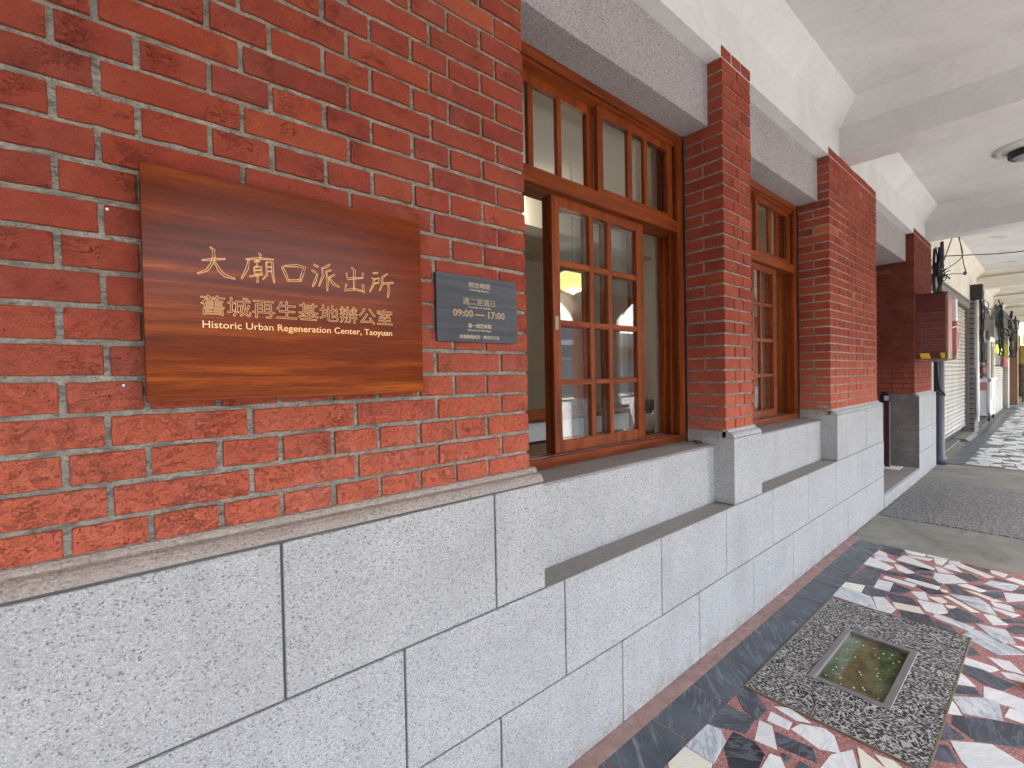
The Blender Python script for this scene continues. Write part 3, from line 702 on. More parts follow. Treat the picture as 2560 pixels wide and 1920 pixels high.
# ================================================================== bricks
CO, Z0 = 0.0675, 1.0725
def brick_mesh(w, h, d, seed):
    rg = random.Random(seed)
    r = 0.0016
    pts = []
    def edge(ax, ay, bx, by, n, nx, ny):
        for i in range(n):
            t = i/n
            j = rg.uniform(-.0009, .0005) if 0 < i else 0
            if 0 < i and rg.random() < .10: j -= rg.uniform(.0006, .0025)
            pts.append((ax+(bx-ax)*t+nx*j, ay+(by-ay)*t+ny*j))
    hw, hh = w/2, h/2
    nl = 7 if w > .18 else 4
    edge(-hw+r, -hh, hw-r, -hh, nl, 0, -1); pts.append((hw-r*.9, -hh+rg.uniform(0, .001)))
    edge(hw, -hh+r, hw, hh-r, 2, 1, 0); pts.append((hw-rg.uniform(0, .001), hh-r))
    edge(hw-r, hh, -hw+r, hh, nl, 0, 1); pts.append((-hw+r, hh-rg.uniform(0, .001)))
    edge(-hw, hh-r, -hw, -hh+r, 2, -1, 0); pts.append((-hw+rg.uniform(0, .001), -hh+r))
    n = len(pts)
    b = 0.0013
    vs = []
    tx, tz = rg.uniform(-.0013, .0013), rg.uniform(-.02, .02)
    for x, z in pts:
        k = (max(abs(x)-b, 0)/max(abs(x), 1e-6), max(abs(z)-b, 0)/max(abs(z), 1e-6))
        vs.append((x*k[0], tx*x/w*2 + tz*z + rg.uniform(-.0004, .0004), z*k[1]))
    for x, z in pts: vs.append((x, 0.0014 + rg.uniform(0, .0008), z))
    for x, z in pts: vs.append((x, d, z))
    fs = [tuple(range(n))] + [(i, n+i, n+(i+1)%n, (i+1)%n) for i in range(n)] + [(n+i, 2*n+i, 2*n+(i+1)%n, n+(i+1)%n) for i in range(n)]
    return vs, fs
CACHE = {}
def get_brick(w, d, m, rg):
    w = round(w, 3); d = round(d, 3)
    k = (w, d, m.name, rg.randrange(14))
    if k not in CACHE:
        vs, fs = brick_mesh(w, CO-.0105, d, hash(str(k)) % 1 + k[3]*31 + int(w*1000)*7 + int(d*1000))
        me = bpy.data.meshes.new('brick'); me.from_pydata(vs, [], fs); me.materials.append(m)
        bm = bmesh.new(); bm.from_mesh(me); bmesh.ops.recalc_face_normals(bm, faces=bm.faces); bm.to_mesh(me); bm.free()
        CACHE[k] = me
    return CACHE[k]
def place(parent, a, b, row, d=0.09, side=None, m=None, rg=None, y=0.0, cl=0, cr=0):
    """one brick: front face from x=a to x=b; side=X puts the face on the plane x=side instead, from y=a to y=b"""
    m = m or M['brick']
    if cl: a -= .00525
    if cr: b += .00525
    me = get_brick(b-a-.0105, d, m, rg)
    z = Z0 + CO*(row+.5) + rg.uniform(-.0012, .0012)
    if side is None: loc = Vector(((a+b)/2+rg.uniform(-.0012, .0012), y+rg.uniform(-.0018, .0012), z)); rot = 0
    else: loc = Vector((side+rg.uniform(-.0008, .0010), (a+b)/2, z)); rot = -math.pi/2
    o = bpy.data.objects.new('brick', me); col.objects.link(o); o.parent = parent
    o.location = loc - parent.location
    o.rotation_euler = (0, rg.uniform(-.004, .004), rot + rg.uniform(-.003, .003))
    return o
def merge_bricks(lst, parent, name='bricks', m=None):
    g = MB()
    for me, loc, rot in lst:
        c, s = math.cos(rot), math.sin(rot)
        g.add([(v.co.x*c-v.co.y*s+loc[0], v.co.x*s+v.co.y*c+loc[1], v.co.z+loc[2]) for v in me.vertices], [tuple(p.vertices) for p in me.polygons])
    o = g.build(name, m or M['brick'], parent); o['kind'] = 'stuff'
    return o
NR = 31
def joints(a, b, step, phase, minw=0.05):
    js = [a]
    k = math.ceil((a+minw-phase)/step)
    while phase+k*step < b-minw:
        js.append(phase+k*step); k += 1
    js.append(b); return js

# --- main wall
rg = random.Random(21)
bw = thing('brick_wall', (0.4, 0, 1.04), 'large red brick wall carrying the wooden plaque, left of the first window', 'wall')
g = MB(); g.box((-5.0, 0.0062, 1.03), (1.078, 0.40, 3.16)); g.build('mortar_bed', M['mortar'], bw)
stuff = []
for r in range(NR):
    if r % 2 == 0: js = joints(-3.0, 0.91, 0.1215, -.067, .03) ; js[-1] = 0.905; js.append(1.083)
    else: js = joints(-3.0, 0.97, 0.2421, -.005, .04); js[-1] = 0.963; js.append(1.083)
    # the last regular joint sits on 0.905 or 0.963 already
    js = [j for i, j in enumerate(js) if i == len(js)-1 or js[i+1]-j > 0.03]
    for i in range(len(js)-1):
        a, b = js[i], js[i+1]
        d = .215 if i == len(js)-2 else .08
        if b > -0.14: place(bw, a, b, r, d, None, None, rg, cr=(i == len(js)-2))
        else: stuff.append((get_brick(b-a-.0105, .08, M['brick'], rg), ((a+b)/2, rg.uniform(-.0018, .0012), Z0+CO*(r+.5)), 0))
merge_bricks(stuff, bw)
for n_, x_, z_, m_ in (('white_paint_spot', *SP[0], M['white']), ('pale_blue_paint_spot', *SP[1], M['bluespot'])):
    g = MB(); g.lathe((x_, -.0035, z_), [(.0030, 0.004), (.0024, -.0005), (.0006, -.0008)], 7, axis='Y'); g.build(n_, m_, bw)
# --- narrow pier between the windows
rg = random.Random(22)
p1 = thing('brick_pier', (2.72, 0, 1.04), 'narrow red brick pier standing between the two windows', 'pier')
g = MB(); g.box((2.5455, 0.0062, 1.03), (2.8925, 0.40, 3.16)); g.build('mortar_bed', M['mortar'], p1)
for r in range(NR):
    if r % 2 == 0:
        for k in range(3): place(p1, 2.542+.118*k, 2.542+.118*(k+1), r, .219, None, None, rg, cl=(k == 0), cr=(k == 2))
    else:
        for k in range(2): place(p1, 2.542+.177*k, 2.542+.177*(k+1), r, .109, None, None, rg, cl=(k == 0), cr=(k == 1))
        place(p1, .114, .222, r, .10, 2.542, None, rg, cr=1)
# --- wide pier
rg = random.Random(23)
p2 = thing('brick_pier', (5.08, 0, 1.04), 'wide red brick pier between the second window and the doorway', 'pier')
g = MB(); g.box((4.3555, 0.0062, 1.03), (5.815, 0.45, 3.16)); g.build('mortar_bed', M['mortar'], p2)
g = MB(); g.box((4.3545, 0.0038, 1.075), (4.885, 0.10, 2.80)); g.build('repointed_mortar', M['mortar_pale'], p2)
for r in range(NR):
    if r % 2 == 0:
        js = [4.352+.1223*k for k in range(13)]
    else: js = [4.352+.2447*k for k in range(7)]
    js[-1] = 5.82
    for i in range(len(js)-1): place(p2, js[i], js[i+1], r, (.219 if r % 2 == 0 else .109) if i == 0 else .07, None, None, rg, cl=(i == 0), cr=(i == len(js)-2))
    if r % 2: place(p2, .114, .222, r, .10, 4.352, None, rg, cr=1)
# --- end pier by the doorway
rg = random.Random(24)
p3 = thing('brick_pier', (8.31, 0, 1.04), 'far red brick pier beyond the doorway, behind the electric box', 'pier')
g = MB(); g.box((7.7025, 0.0062, 1.03), (8.92, 0.60, 3.16)); g.build('mortar_bed', M['mortar_shaded'], p3)
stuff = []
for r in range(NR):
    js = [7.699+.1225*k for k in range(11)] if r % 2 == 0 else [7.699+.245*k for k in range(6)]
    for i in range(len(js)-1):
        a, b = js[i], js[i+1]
        if i == 0: place(p3, a, b, r, .219 if r % 2 == 0 else .109, None, M['brick_shaded'], rg, cl=1)
        else: stuff.append((get_brick(b-a-.0105, .06, M['brick_shaded'], rg), ((a+b)/2, rg.uniform(-.0018, .0012), Z0+CO*(r+.5)), 0))
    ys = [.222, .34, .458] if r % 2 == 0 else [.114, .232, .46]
    for i in range(len(ys)-1): place(p3, ys[i], ys[i+1], r, .08, 7.699, M['brick_shaded'], rg)
merge_bricks(stuff, p3, m=M['brick_shaded'])

# ================================================================== stone plinths
PY = -0.045
def stone_block(parent, a, b, z0, z1, y0=PY, y1=0.12, m=None):
    g = MB(); g.box((a+.003, y0, z0), (b-.003, y1, z1), 0.0022)
    return g.build('stone_block', m or M['stone'], parent)
pl = thing('stone_plinth', (2.4, 0, 0), 'two courses of pale washed granite blocks at the foot of the whole facade', 'plinth')
g = MB(); g.box((-5.0, PY+.007, 0.0), (5.843, 0.11, 0.672)); g.build('joint_bed', M['groove'], pl)
xl = [-3.45, -2.83, -2.21, -1.585, -.96, -.34, .280, .902, 1.529, 2.147, 2.768, 3.39, 4.005, 4.625, 5.237, 5.85]
xm = [-3.14, -2.52, -1.90, -1.28, -.66, -.04, .578, 1.202, 1.820, 2.438, 3.055, 3.680, 4.305, 4.911, 5.535, 5.85]
for a, b in zip(xl, xl[1:]): stone_block(pl, a, b, 0.001, .3275)
for a, b in zip(xm, xm[1:]): stone_block(pl, a, b, .3335, .6735)
def moulding(parent, a, b, m=None, endl=False):
    prof = [(0.02, 1.040), (0.02, 1.084), (0.001, 1.085), (-.008, 1.083), (-.013, 1.077), (-.0145, 1.070), (-.019, 1.068), (-.029, 1.0655), (-.038, 1.058), (-.0435, 1.049), (-.0455, 1.041)]
    g = MB(); g.prism(prof, 'X', a, b)
    return g.build('moulding', m or M['stone_rim'], parent)
# under the main wall
pw = thing('granite_plinth', (-1.0, 0, .68), 'pale granite base with a grimy moulded rim under the large brick wall', 'plinth')
g = MB(); g.box((-5.0, PY+.007, .672), (1.10, .12, 1.040)); g.build('joint_bed', M['groove'], pw)
xs = [-3.43, -2.81, -2.19, -1.57, -.955, -.335, .282, .894]
for a, b in zip(xs, xs[1:]): stone_block(pw, a, b, .6795, 1.0335)
g = MB(); g.box((.897, PY, .6795), (1.105, .30, 1.0335), .0022); g.build('stone_block', M['stone'], pw)
moulding(pw, -5.0, 1.105)
g = MB(); g.box((1.05, -.0005, 1.030), (1.104, .30, 1.0725)); g.build('corner_block', M['stone_rim'], pw)
for nm, a, b, cuts, lab in (('granite_plinth', 2.542, 2.899, [], 'granite base of the narrow pier between the windows'), ('granite_plinth', 4.352, 5.826, [4.591, 5.213], 'granite base of the wide pier left of the doorway')):
    p = thing(nm, ((a+b)/2, 0, .68), lab, 'plinth')
    g = MB(); g.box((a+.014, PY+.007, .672), (b-.006, .22, 1.037)); g.build('joint_bed', M['groove'], p)
    js = [a-.003]+cuts+[b+.003]
    for i, (c_, d_) in enumerate(zip(js, js[1:])): stone_block(p, c_, d_, .6795, 1.0365, y1=.225)
    g = MB(); g.box((a+.0005, PY+.003, 1.030), (a+.013, .20, 1.0415)); g.build('bed_joint', M['stone_lintel'], p)
    g = MB(); g.box((a, .0015, 1.0365), (b, .226, 1.0722)); g.build('stone_block', M['stone_lintel'], p)
    moulding(p, a, b, M['stone'])
p = thing('granite_plinth', (8.31, 0, 0), 'granite base of the far pier beyond the doorway, with shade painted on its side', 'plinth')
M['stone_side'] = stone_mat('shaded_granite', (.38,.37,.34), (.06,.06,.06), (.10,.09,.08), 0.75, 260, 0.3)  # darker granite copy for the recess side, shade put into colour
g = MB(); g.box((7.705, PY+.007, 0), (8.93, .60, 1.045)); g.build('joint_bed', M['groove'], p)
for z0, z1 in ((0.0, .3275), (.3335, .6135), (.6195, 1.0365)):
    js = [7.701, 8.30, 8.935] if z0 == .3335 else [7.701, 8.0, 8.60, 8.935]
    for c_, d_ in zip(js, js[1:]):
        stone_block(p, c_, d_, z0, z1, y1=.02)
    g = MB(); g.box((7.6995, -.043, z0), (7.80, .60, z1), .002); g.build('side_block', M['stone_side'], p)
moulding(p, 7.699, 8.935, M['stone'])
g = MB(); g.box((7.699, .0015, 1.0365), (8.0, .60, 1.0715)); g.build('side_block', M['stone_side'], p)

# window aprons
for a, b, lab in ((1.105, 2.542, 'recessed granite apron and sill under the first window'), (2.899, 4.352, 'recessed granite apron and sill under the second window')):
    s = thing('stone_sill', ((a+b)/2, .07, .675), lab, 'window sill')
    g = MB(); g.box((a-.0005, .070, .6745), (b+.0005, .40, .985), .0015); g.build('apron_block', M['stone'], s)
    g = MB(); g.prism([(.0705, .9855), (.0705, .992), (.0745, .996), (.24, 1.003), (.40, 1.003), (.40, .9855)], 'X', a, b); g.build('sill_top', M['stone_ledge'], s)
    g = MB(); g.box((a-.0003, PY+.001, .6738), (b+.0003, .0698, .6765)); g.build('ledge', M['stone_ledge'], s)
o = thing('iron_hook', (2.52, .14, 1.0), 'small dark iron hook on the sill beside the narrow pier', 'hook')
g = MB(); g.tube([(2.475, .13, 1.005), (2.49, .16, 1.012), (2.515, .17, 1.012), (2.53, .14, 1.006), (2.515, .125, 1.004)], .004, 6); g.build('hook', M['black'], o, True)

# lintels
for a, b, y1, lab in ((1.083, 2.542, .42, 'grey granite lintel above the first window'), (2.896, 4.352, .42, 'grey granite lintel above the second window'), (5.82, 7.70, .47, 'grey granite lintel above the doorway')):
    l_ = thing('stone_lintel', ((a+b)/2, .08, 2.757), lab, 'lintel')
    g = MB(); g.box((a-.001, .081, 2.757), (b+.001, y1, 3.099), .003); g.build('lintel_block', M['stone_lintel'], l_)

# ================================================================== windows
def make_window(cx, label):
    t = thing('window', (cx, .23, 1.0), label, 'window')
    H = .7195
    yf, yb = .230, .362
    g = MB()
    g.box((cx-H, yf, 2.711), (cx+H, yb, 2.756), .002); g.box((cx-.665, yf+.016, 2.695), (cx+.665, yb-.06, 2.712)); 
    g.build('head_rail', M['wood'], t)
    g = MB(); g.box((cx-H+.0, yf+.0005, 2.197), (cx+H-.0535, yb, 2.262), .002); g.box((cx-.662, yf+.02, 2.262), (cx+.66, yf+.03, 2.268)); g.build('transom', M['wood'], t)
    for s in (-1, 1):
        g = MB()
        xa, xb = sorted((cx+s*.6645, cx+s*H))
        g.box((xa, yf, 1.049), (xb, yf+.020, 2.711), .0015)
        xa, xb = sorted((cx+s*.6775, cx+s*H))
        g.box((xa, yf+.020, 1.049), (xb, yb, 2.711))
        xa, xb = sorted((cx+s*.6645, cx+s*.6775))
        g.box((xa, .287, 1.049), (xb, .293, 2.711)); g.box((xa, .328, 1.049), (xb, yb, 2.711))
        g.build('jamb', M['wood_v'], t)
    g = MB(); g.box((cx-H, yf-.004, 1.005), (cx+H, yb+.01, 1.0385)); g.box((cx-H, yf-.0045, 1.0045), (cx+H, yf+.018, 1.049), .002); g.box((cx-.66, .30, 1.0385), (cx+.66, .304, 1.046)); g.box((cx-.66, .33, 1.0385), (cx+.66, .372, 1.047))
    g.build('sill_rail', M['wood'], t)
    g = MB(); g.box((cx-.66, .2745, 1.0385), (cx+.66, .2775, 1.0465)); g.box((cx-.66, .3085, 1.0385), (cx+.66, .3115, 1.0465)); g.build('track', M['alu'], t)
    g = MB(); g.box((cx-.7290, .2225, 1.0), (cx-H, .30, 2.762)); g.box((cx+H, .2225, 1.0), (cx+.7292, .30, 2.762)); g.box((cx-.7285, .236, 2.756), (cx+.7290, .30, 2.764)); g.build('black_sealant', M['black'], t)
    def sash(x0, x1, z0, z1, y, xs, zs, stl, str_, rb, rt, nm='sash'):
        g = MB(); th = .028
        g.box((x0, y, z0), (x0+stl, y+th, z1), .0012); g.box((x1-str_, y, z0), (x1, y+th, z1), .0012)
        g.box((x0+stl, y+.0007, z0), (x1-str_, y+th, z0+rb), .0012); g.box((x0+stl, y+.0007, z1-rt), (x1-str_, y+th, z1), .0012)
        f = g.build(nm, M['wood_v'], t)
        xi, xe, zi, ze = x0+stl, x1-str_, z0+rb, z1-rt
        for a, b in xs:
            g = MB(); g.box((cx+a, y+.003, zi), (cx+b, y+th-.002, ze), .003); g.build('muntin', M['wood_v'], f)
        colx = [xi]+[v for ab in xs for v in (cx+ab[0], cx+ab[1])]+[xe]
        for a, b in zs:
            g = MB()
            for i in range(0, len(colx), 2): g.box((colx[i], y+.0036, a), (colx[i+1], y+th-.0026, b), .003)
            g.build('muntin', M['wood'], f)
        rowz = [zi]+[v for ab in zs for v in ab]+[ze]
        for i in range(0, len(colx), 2):
            for j in range(0, len(rowz), 2):
                g = MB(); g.box((colx[i]-.003, y+.013, rowz[j]-.003), (colx[i+1]+.003, y+.016, rowz[j+1]+.003)); g.build('pane', M['glass'], f)
        return f
    X3 = [(-.074, -.042), (.0645, .0965)]
    Z3 = [(1.354, 1.380), (1.619, 1.647), (1.887, 1.915)]
    sash(cx-.3305, cx+.3615, 1.052, 2.192, .262, X3, Z3, .048, .060, .054, .044)
    sash(cx-.3285, cx+.3595, 1.052, 2.192, .296, X3, Z3, .048, .060, .054, .044)
    XU = [(.2425, .2805), (.390, .420)]
    sash(cx-.006, cx+.6640, 2.264, 2.706, .262, XU, [], .044, .044, .040, .050, 'upper_sash')
    XL = [(-.427, -.394), (-.247, -.217)]
    sash(cx-.6640, cx+.002, 2.264, 2.706, .296, XL, [], .044, .044, .040, .050, 'upper_sash')
    g = MB(); g.box((cx-.322, .2585, 1.60), (cx-.300, .2622, 1.66), .001); g.build('finger_pull', M['brass'], t)
    return t
make_window(1.8125, 'large teak sliding window with twelve panes beside the brick wall with the plaque')
make_window(3.624, 'second teak sliding window, between the narrow and the wide brick piers')

# ================================================================== plaque and sign
def text_mesh(body, box, y, m, parent, outline=0.0, name='lettering', depth=0.0006):
    cu = bpy.data.curves.new('lettering', 'FONT')
    cu.body = body; cu.size = 1.0; cu.resolution_u = 3
    if outline:
        cu.fill_mode = 'NONE'; cu.bevel_depth = outline / max(1e-6, (box[3]-box[2])/0.95); cu.bevel_resolution = 0
    else:
        cu.extrude = 0.01
    tmp = bpy.data.objects.new('tmp', cu); col.objects.link(tmp)
    bpy.context.view_layer.update()
    dg = bpy.context.evaluated_depsgraph_get()
    me = bpy.data.meshes.new_from_object(tmp.evaluated_get(dg))
    bpy.data.objects.remove(tmp)
    xs = [v.co.x for v in me.vertices]; ys = [v.co.y for v in me.vertices]; zs = [v.co.z for v in me.vertices]
    x0, x1, y0, y1 = min(xs), max(xs), min(ys), max(ys)
    zr = max(zs)-min(zs) or 1
    for v in me.vertices:
        X = box[0]+(v.co.x-x0)/(x1-x0)*(box[1]-box[0]); Z = box[2]+(v.co.y-y0)/(y1-y0)*(box[3]-box[2])
        v.co = (X, y-(v.co.z-min(zs))/zr*depth, Z)
    me.materials.clear(); me.materials.append(m)
    me.name = name
    return link(name, me, None, parent)

pq = thing('wooden_plaque', (.35, -.03, 1.36), 'large varnished wooden plaque with gilt engraved characters on the brick wall', 'plaque')
g = MB(); g.box((.0515, -.050, 1.3615), (.6495, -.022, 1.8215), .0012); g.build('board', M['plaque'], pq)
g = MB()
for x in (.12, .58):
    for z in (1.42, 1.76): g.box((x-.02, -.022, z-.02), (x+.02, .004, z+.02))
g.build('mounting_spacer', M['black'], pq)
g = MB()
for hw, P in STROKES:
    n = len(P); Lp, Rp = [], []
    for i, (x, z) in enumerate(P):
        a = P[max(i-1, 0)]; b = P[min(i+1, n-1)]
        dx, dz = b[0]-a[0], b[1]-a[1]; L = math.hypot(dx, dz) or 1
        k = hw*(0.45 if i in (0, n-1) else 1.0)
        if n == 2: k = hw*0.8
        Lp.append((x-dz/L*k, z+dx/L*k)); Rp.append((x+dz/L*k, z-dx/L*k))
    loop = Lp + Rp[::-1]
    g.tube([(x, -.0503, z) for x, z in loop], .00072, 4, True)
g.build('engraved_characters', M['gold'], pq)
text_mesh('舊城再生基地辦公室', (.142, .562, 1.536, 1.5775), -.0501, M['gold'], pq, outline=.0005, name='engraved_subtitle')
text_mesh('Historic Urban Regeneration Center, Taoyuan', (.145, .560, 1.5055, 1.5245), -.0501, M['gold_pale'], pq, name='english_lettering')
sg = thing('hours_sign', (.875, -.01, 1.505), 'small dark grey opening-hours sign right of the wooden plaque', 'sign')
c_ = .012
g = MB(); g.prism([(.7205, 1.5055+c_*.3), (.7205+c_*.3, 1.5055), (1.028-c_, 1.5055), (1.028-c_*.3, 1.5055+c_*.3), (1.028, 1.5055+c_), (1.028, 1.707-c_), (1.028-c_*.3, 1.707-c_*.3), (1.028-c_, 1.707), (.7205+c_*.3, 1.707), (.7205, 1.707-c_*.3)], 'Y', -.012, .001)
g.build('board', M['sign'], sg)
for body, box, m, ol in (('開放時間', (.835, .917, 1.672, 1.689), M['gold_dim'], .0003), ('Opening Hours', (.838, .911, 1.6615, 1.6685), M['gold_dim'], 0),
        ('週二至週日', (.812, .936, 1.619, 1.6395), M['gold_dim'], .0003), ('Tuesday to Sunday', (.832, .920, 1.6085, 1.6155), M['gold_dim'], 0),
        ('09:00 — 17:00', (.776, .975, 1.582, 1.603), M['gold_pale'], .0004), ('週一固定休館', (.830, .919, 1.5495, 1.563), M['gold_dim'], 0),
        ('Closed on Mondays', (.829, .918, 1.538, 1.545), M['gold_dim'], 0), ('如遇特殊狀況・將另行公告', (.798, .951, 1.516, 1.5275), M['gold_dim'], 0)):
    text_mesh(body, box, -.0121, m, sg, outline=ol)

# ================================================================== ceiling
CZ = 3.545
g = MB(); g.box((-9, -4.5, CZ), (33, 6.0, CZ+.2)); tag(g.build('ceiling', M['plaster']), kind='structure')
g = MB(); g.box((-9, -4.6, CZ+.2), (33, -4.3, CZ+1.1)); tag(g.build('parapet', M['plaster']), kind='structure')
def cross_beam(x0, x1, m, lab, far=False):
    g = MB(); c = .15
    g.prism([(x0, 3.165), (x1, 3.165), (x1, 3.395), (x1+c, CZ), (x1+c, CZ+.02), (x0-c, CZ+.02), (x0-c, CZ), (x0, 3.395)], 'Y', -4.3, .30)
    if far:
        g.box((x0-.10, -4.3, 3.31), (x0+.01, .29, 3.40))
    o = tag(g.build('ceiling_beam', m), lab, 'beam', 'white ceiling beams crossing the arcade')
    return o
for i, (a, b) in enumerate(((-3.04, -2.75), (.80, 1.09), (4.64, 4.93), (8.48, 8.78))):
    cross_beam(a, b, M['plaster'], ['white ceiling beam far behind the plaque wall', 'white ceiling beam above the end of the plaque wall', 'white ceiling beam meeting the wide brick pier', 'white ceiling beam meeting the far brick pier with the electric box'][i])
for i, a in enumerate((15.0, 19.3, 23.5, 27.7)):
    cross_beam(a, a+.35, M['plaster_far'], ['first ivory stepped ceiling beam beyond the brick building', 'second ivory stepped ceiling beam beyond the brick building', 'third ivory stepped ceiling beam beyond the brick building', 'farthest ivory stepped ceiling beam, near the yellow wall'][i], True)
g = MB(); c = .15
g.prism([(.004, 3.10), (.004, 3.395), (.004-c, CZ), (.004-c, CZ+.02), (.50, CZ+.02), (.50, 3.10)], 'X', -9, 8.945)
tag(g.build('wall_beam', M['plaster']), 'long white beam running along the top of the brick facade', 'beam')
g = MB()
g.prism([(.03, 2.775), (.03, 3.395), (.03-c, CZ), (.03-c, CZ+.02), (.50, CZ+.02), (.50, 2.775)], 'X', 8.95, 33)
tag(g.build('wall_beam', M['plaster_far']), 'long ivory header wall above the rolling shutters', 'beam')
g = MB()
g.prism([(-4.3, 2.95), (-4.3, 3.60), (-3.98+.15, CZ+.01), (-3.98, 3.395), (-3.98, 2.95)], 'X', -9, 33)
tag(g.build('street_beam', M['plaster']), 'long white beam over the street side piers of the arcade', 'beam')

# ceiling rose lamp
cl = thing('ceiling_lamp', (6.86, -1.0, CZ), 'round ceiling rose with a black ringed lamp at the right edge', 'lamp')
g = MB(); g.lathe((6.86, -1.0, CZ), [(.262, .002), (.262, -.010), (.240, -.014), (.234, -.026), (.205, -.030), (.198, -.020), (.185, -.020), (.178, -.032), (.15, -.036), (.15, .002)], 40); g.build('ceiling_rose', M['plaster'], cl, True)
g = MB(); g.lathe((6.86, -1.0, CZ-.036), [(.150, .01), (.153, -.05), (.142, -.062), (.122, -.062), (.116, -.05), (.116, .01)], 40); g.build('ring', M['black'], cl, True)
t = NT('frosted_grey_glass', .35); t.base((.42,.46,.52)); M['frost'] = t.m
g = MB(); g.lathe((6.86, -1.0, CZ-.09), [(.119, .04), (.117, .0), (.09, -.03), (.05, -.045), (.001, -.05)], 30); g.build('globe', M['frost'], cl, True)
for i, (x, y) in enumerate(((11.19, -.54), (12.68, -.53), (14.05, -.53))):
    dl = thing('downlight', (x, y, CZ), ['nearest of three small round ceiling lights past the brick building', 'middle of three small round ceiling lights past the brick building', 'farthest of three small round ceiling lights past the brick building'][i], 'lamp', 'small round ceiling lights')
    g = MB(); g.lathe((x, y, CZ), [(.125, .001), (.125, -.012), (.105, -.014), (.100, -.002), (.100, .001)], 24); g.build('rim', M['plaster_far'], dl, True)
    g = MB(); g.lathe((x, y, CZ-.003), [(.099, .001), (.098, -.002), (.02, -.004), (.001, -.004)], 24); g.build('diffuser', M['frost'], dl, True)

# ================================================================== doorway
st = thing('door_step', (6.76, .2, 0), 'low granite step in front of the doorway', 'step')
g = MB(); g.box((5.86, -.043, 0), (7.695, .47, .147), .003); g.build('tread', M['stone_ledge'], st)
g = MB(); g.box((5.862, -.047, .0), (7.694, -.0432, .120), .001); g.build('riser', M['stone'], st)
dr = thing('door', (6.76, .46, .147), 'closed brown wooden double door in the shaded doorway', 'door')
g = MB(); g.box((5.82, .455, .147), (7.70, .50, 2.757)); g.build('door_frame', M['wood_in'], dr)
for s in (0, 1):
    a = 5.90+s*.87; b = a+.85
    g = MB(); g.box((a, .425, .16), (b, .455, 2.66), .002); leaf = g.build('door_leaf', M['wood_v'], dr)
    g = MB()
    for z0, z1 in ((.28, .95), (1.10, 1.75), (1.87, 2.52)): g.box((a+.12, .418, z0), (b-.12, .4251, z1), .004)
    g.build('panel', M['wood_in'], leaf)
    g = MB(); hx = b-.06 if s == 0 else a+.06
    g.tube([(hx, .40, 1.0), (hx, .385, 1.02), (hx, .385, 1.16), (hx, .40, 1.18)], .008, 6); g.build('handle', M['alu'], leaf)
ps = thing('card_reader_post', (7.47, .235, .147), 'slim brown post with a black hand scanner head inside the doorway', 'post')
g = MB(); g.box((7.455, .212, .15), (7.49, .26, .99), .003); g.build('pole', plain('dark_brown_metal', (.05,.022,.02), .35), ps)
g = MB(); g.box((7.4535, .204, .15), (7.492, .212, .99)); g.build('trim', M['alu'], ps)
g = MB(); g.box((7.40, .19, .975), (7.53, .30, 1.085), .012); g.lathe((7.465, .245, 1.085), [(.04, 0), (.045, .02), (.02, .03), (.001, .03)], 12); g.build('scanner_head', M['black'], ps)
g = MB(); g.box((7.394, .205, 1.0), (7.400, .25, 1.06), .001); g.build('screen', M['frost'], ps)
g = MB(); g.box((7.36, .10, .1475), (7.60, .36, .156), .002); g.build('base_plate', M['white'], ps)

# ================================================================== electric box
eb = thing('meter_box', (8.0, -.14, 1.5), 'maroon electric box with a yellow striped lower edge on the far brick pier', 'electric box')
g = MB(); g.box((7.80, -.278, 1.515), (8.12, -.002, 2.095), .002); g.build('lower_panel', M['pinkbox'] if 'pinkbox' in M else brick_tex('brick_print_panel', (.11,.030,.028), (.15,.045,.038), (.17,.075,.065)), eb)
g = MB(); g.box((7.80, -.278, 2.097), (8.12, -.002, 2.318), .002); g.build('upper_panel', M['maroon'], eb)
g = MB(); g.box((7.785, -.30, 2.318), (8.14, .0, 2.330), .001); g.build('lid', M['black'], eb)
g = MB(); g.box((7.788, -.296, 1.500), (8.13, -.001, 1.514)); g.box((7.80, -.300, 1.514), (8.15, -.279, 2.318)); g.build('metal_edge', M['frame_olive'], eb)
g = MB(); g.box((7.83, -.303, 1.60), (8.12, -.3005, 2.25), .0005); g.build('front_door', M['pinkpaint'], eb)
g = MB(); g.box((7.7965, -.275, 1.516), (7.7995, -.005, 1.585)); stp = g.build('warning_stripe', M['maroon'], eb)
g = MB()
for y in (-.045, -.215): g.add([(7.7958, y, 1.517), (7.7958, y-.06 if y > -.1 else -.274, 1.517), (7.7958, y-.10 if y > -.1 else -.274, 1.584), (7.7958, y-.03, 1.584)][:4], [(0, 1, 2, 3)])
g2 = MB(); g2.add([(7.7958, -.035, 1.584), (7.7958, -.125, 1.584), (7.7958, -.145, 1.517), (7.7958, -.050, 1.517), (7.7964, -.035, 1.584), (7.7964, -.125, 1.584), (7.7964, -.145, 1.517), (7.7964, -.050, 1.517)], [(0,1,2,3), (7,6,5,4), (0,4,5,1), (1,5,6,2), (2,6,7,3), (3,7,4,0)])
g2.add([(7.7958, -.225, 1.584), (7.7958, -.274, 1.584), (7.7958, -.274, 1.517), (7.7958, -.245, 1.517), (7.7964, -.225, 1.584), (7.7964, -.274, 1.584), (7.7964, -.274, 1.517), (7.7964, -.245, 1.517)], [(0,1,2,3), (7,6,5,4), (0,4,5,1), (1,5,6,2), (2,6,7,3), (3,7,4,0)])
g2.build('yellow_band', M['yellow'], stp)
g = MB(); g.box((7.84, -.3045, 1.525), (7.90, -.3032, 1.585)); g.build('yellow_label', M['yellow'], eb)
eb2 = thing('conduit_trunk', (8.95, -.26, 1.5), 'pink and white conduit trunk beside the maroon electric box', 'conduit')
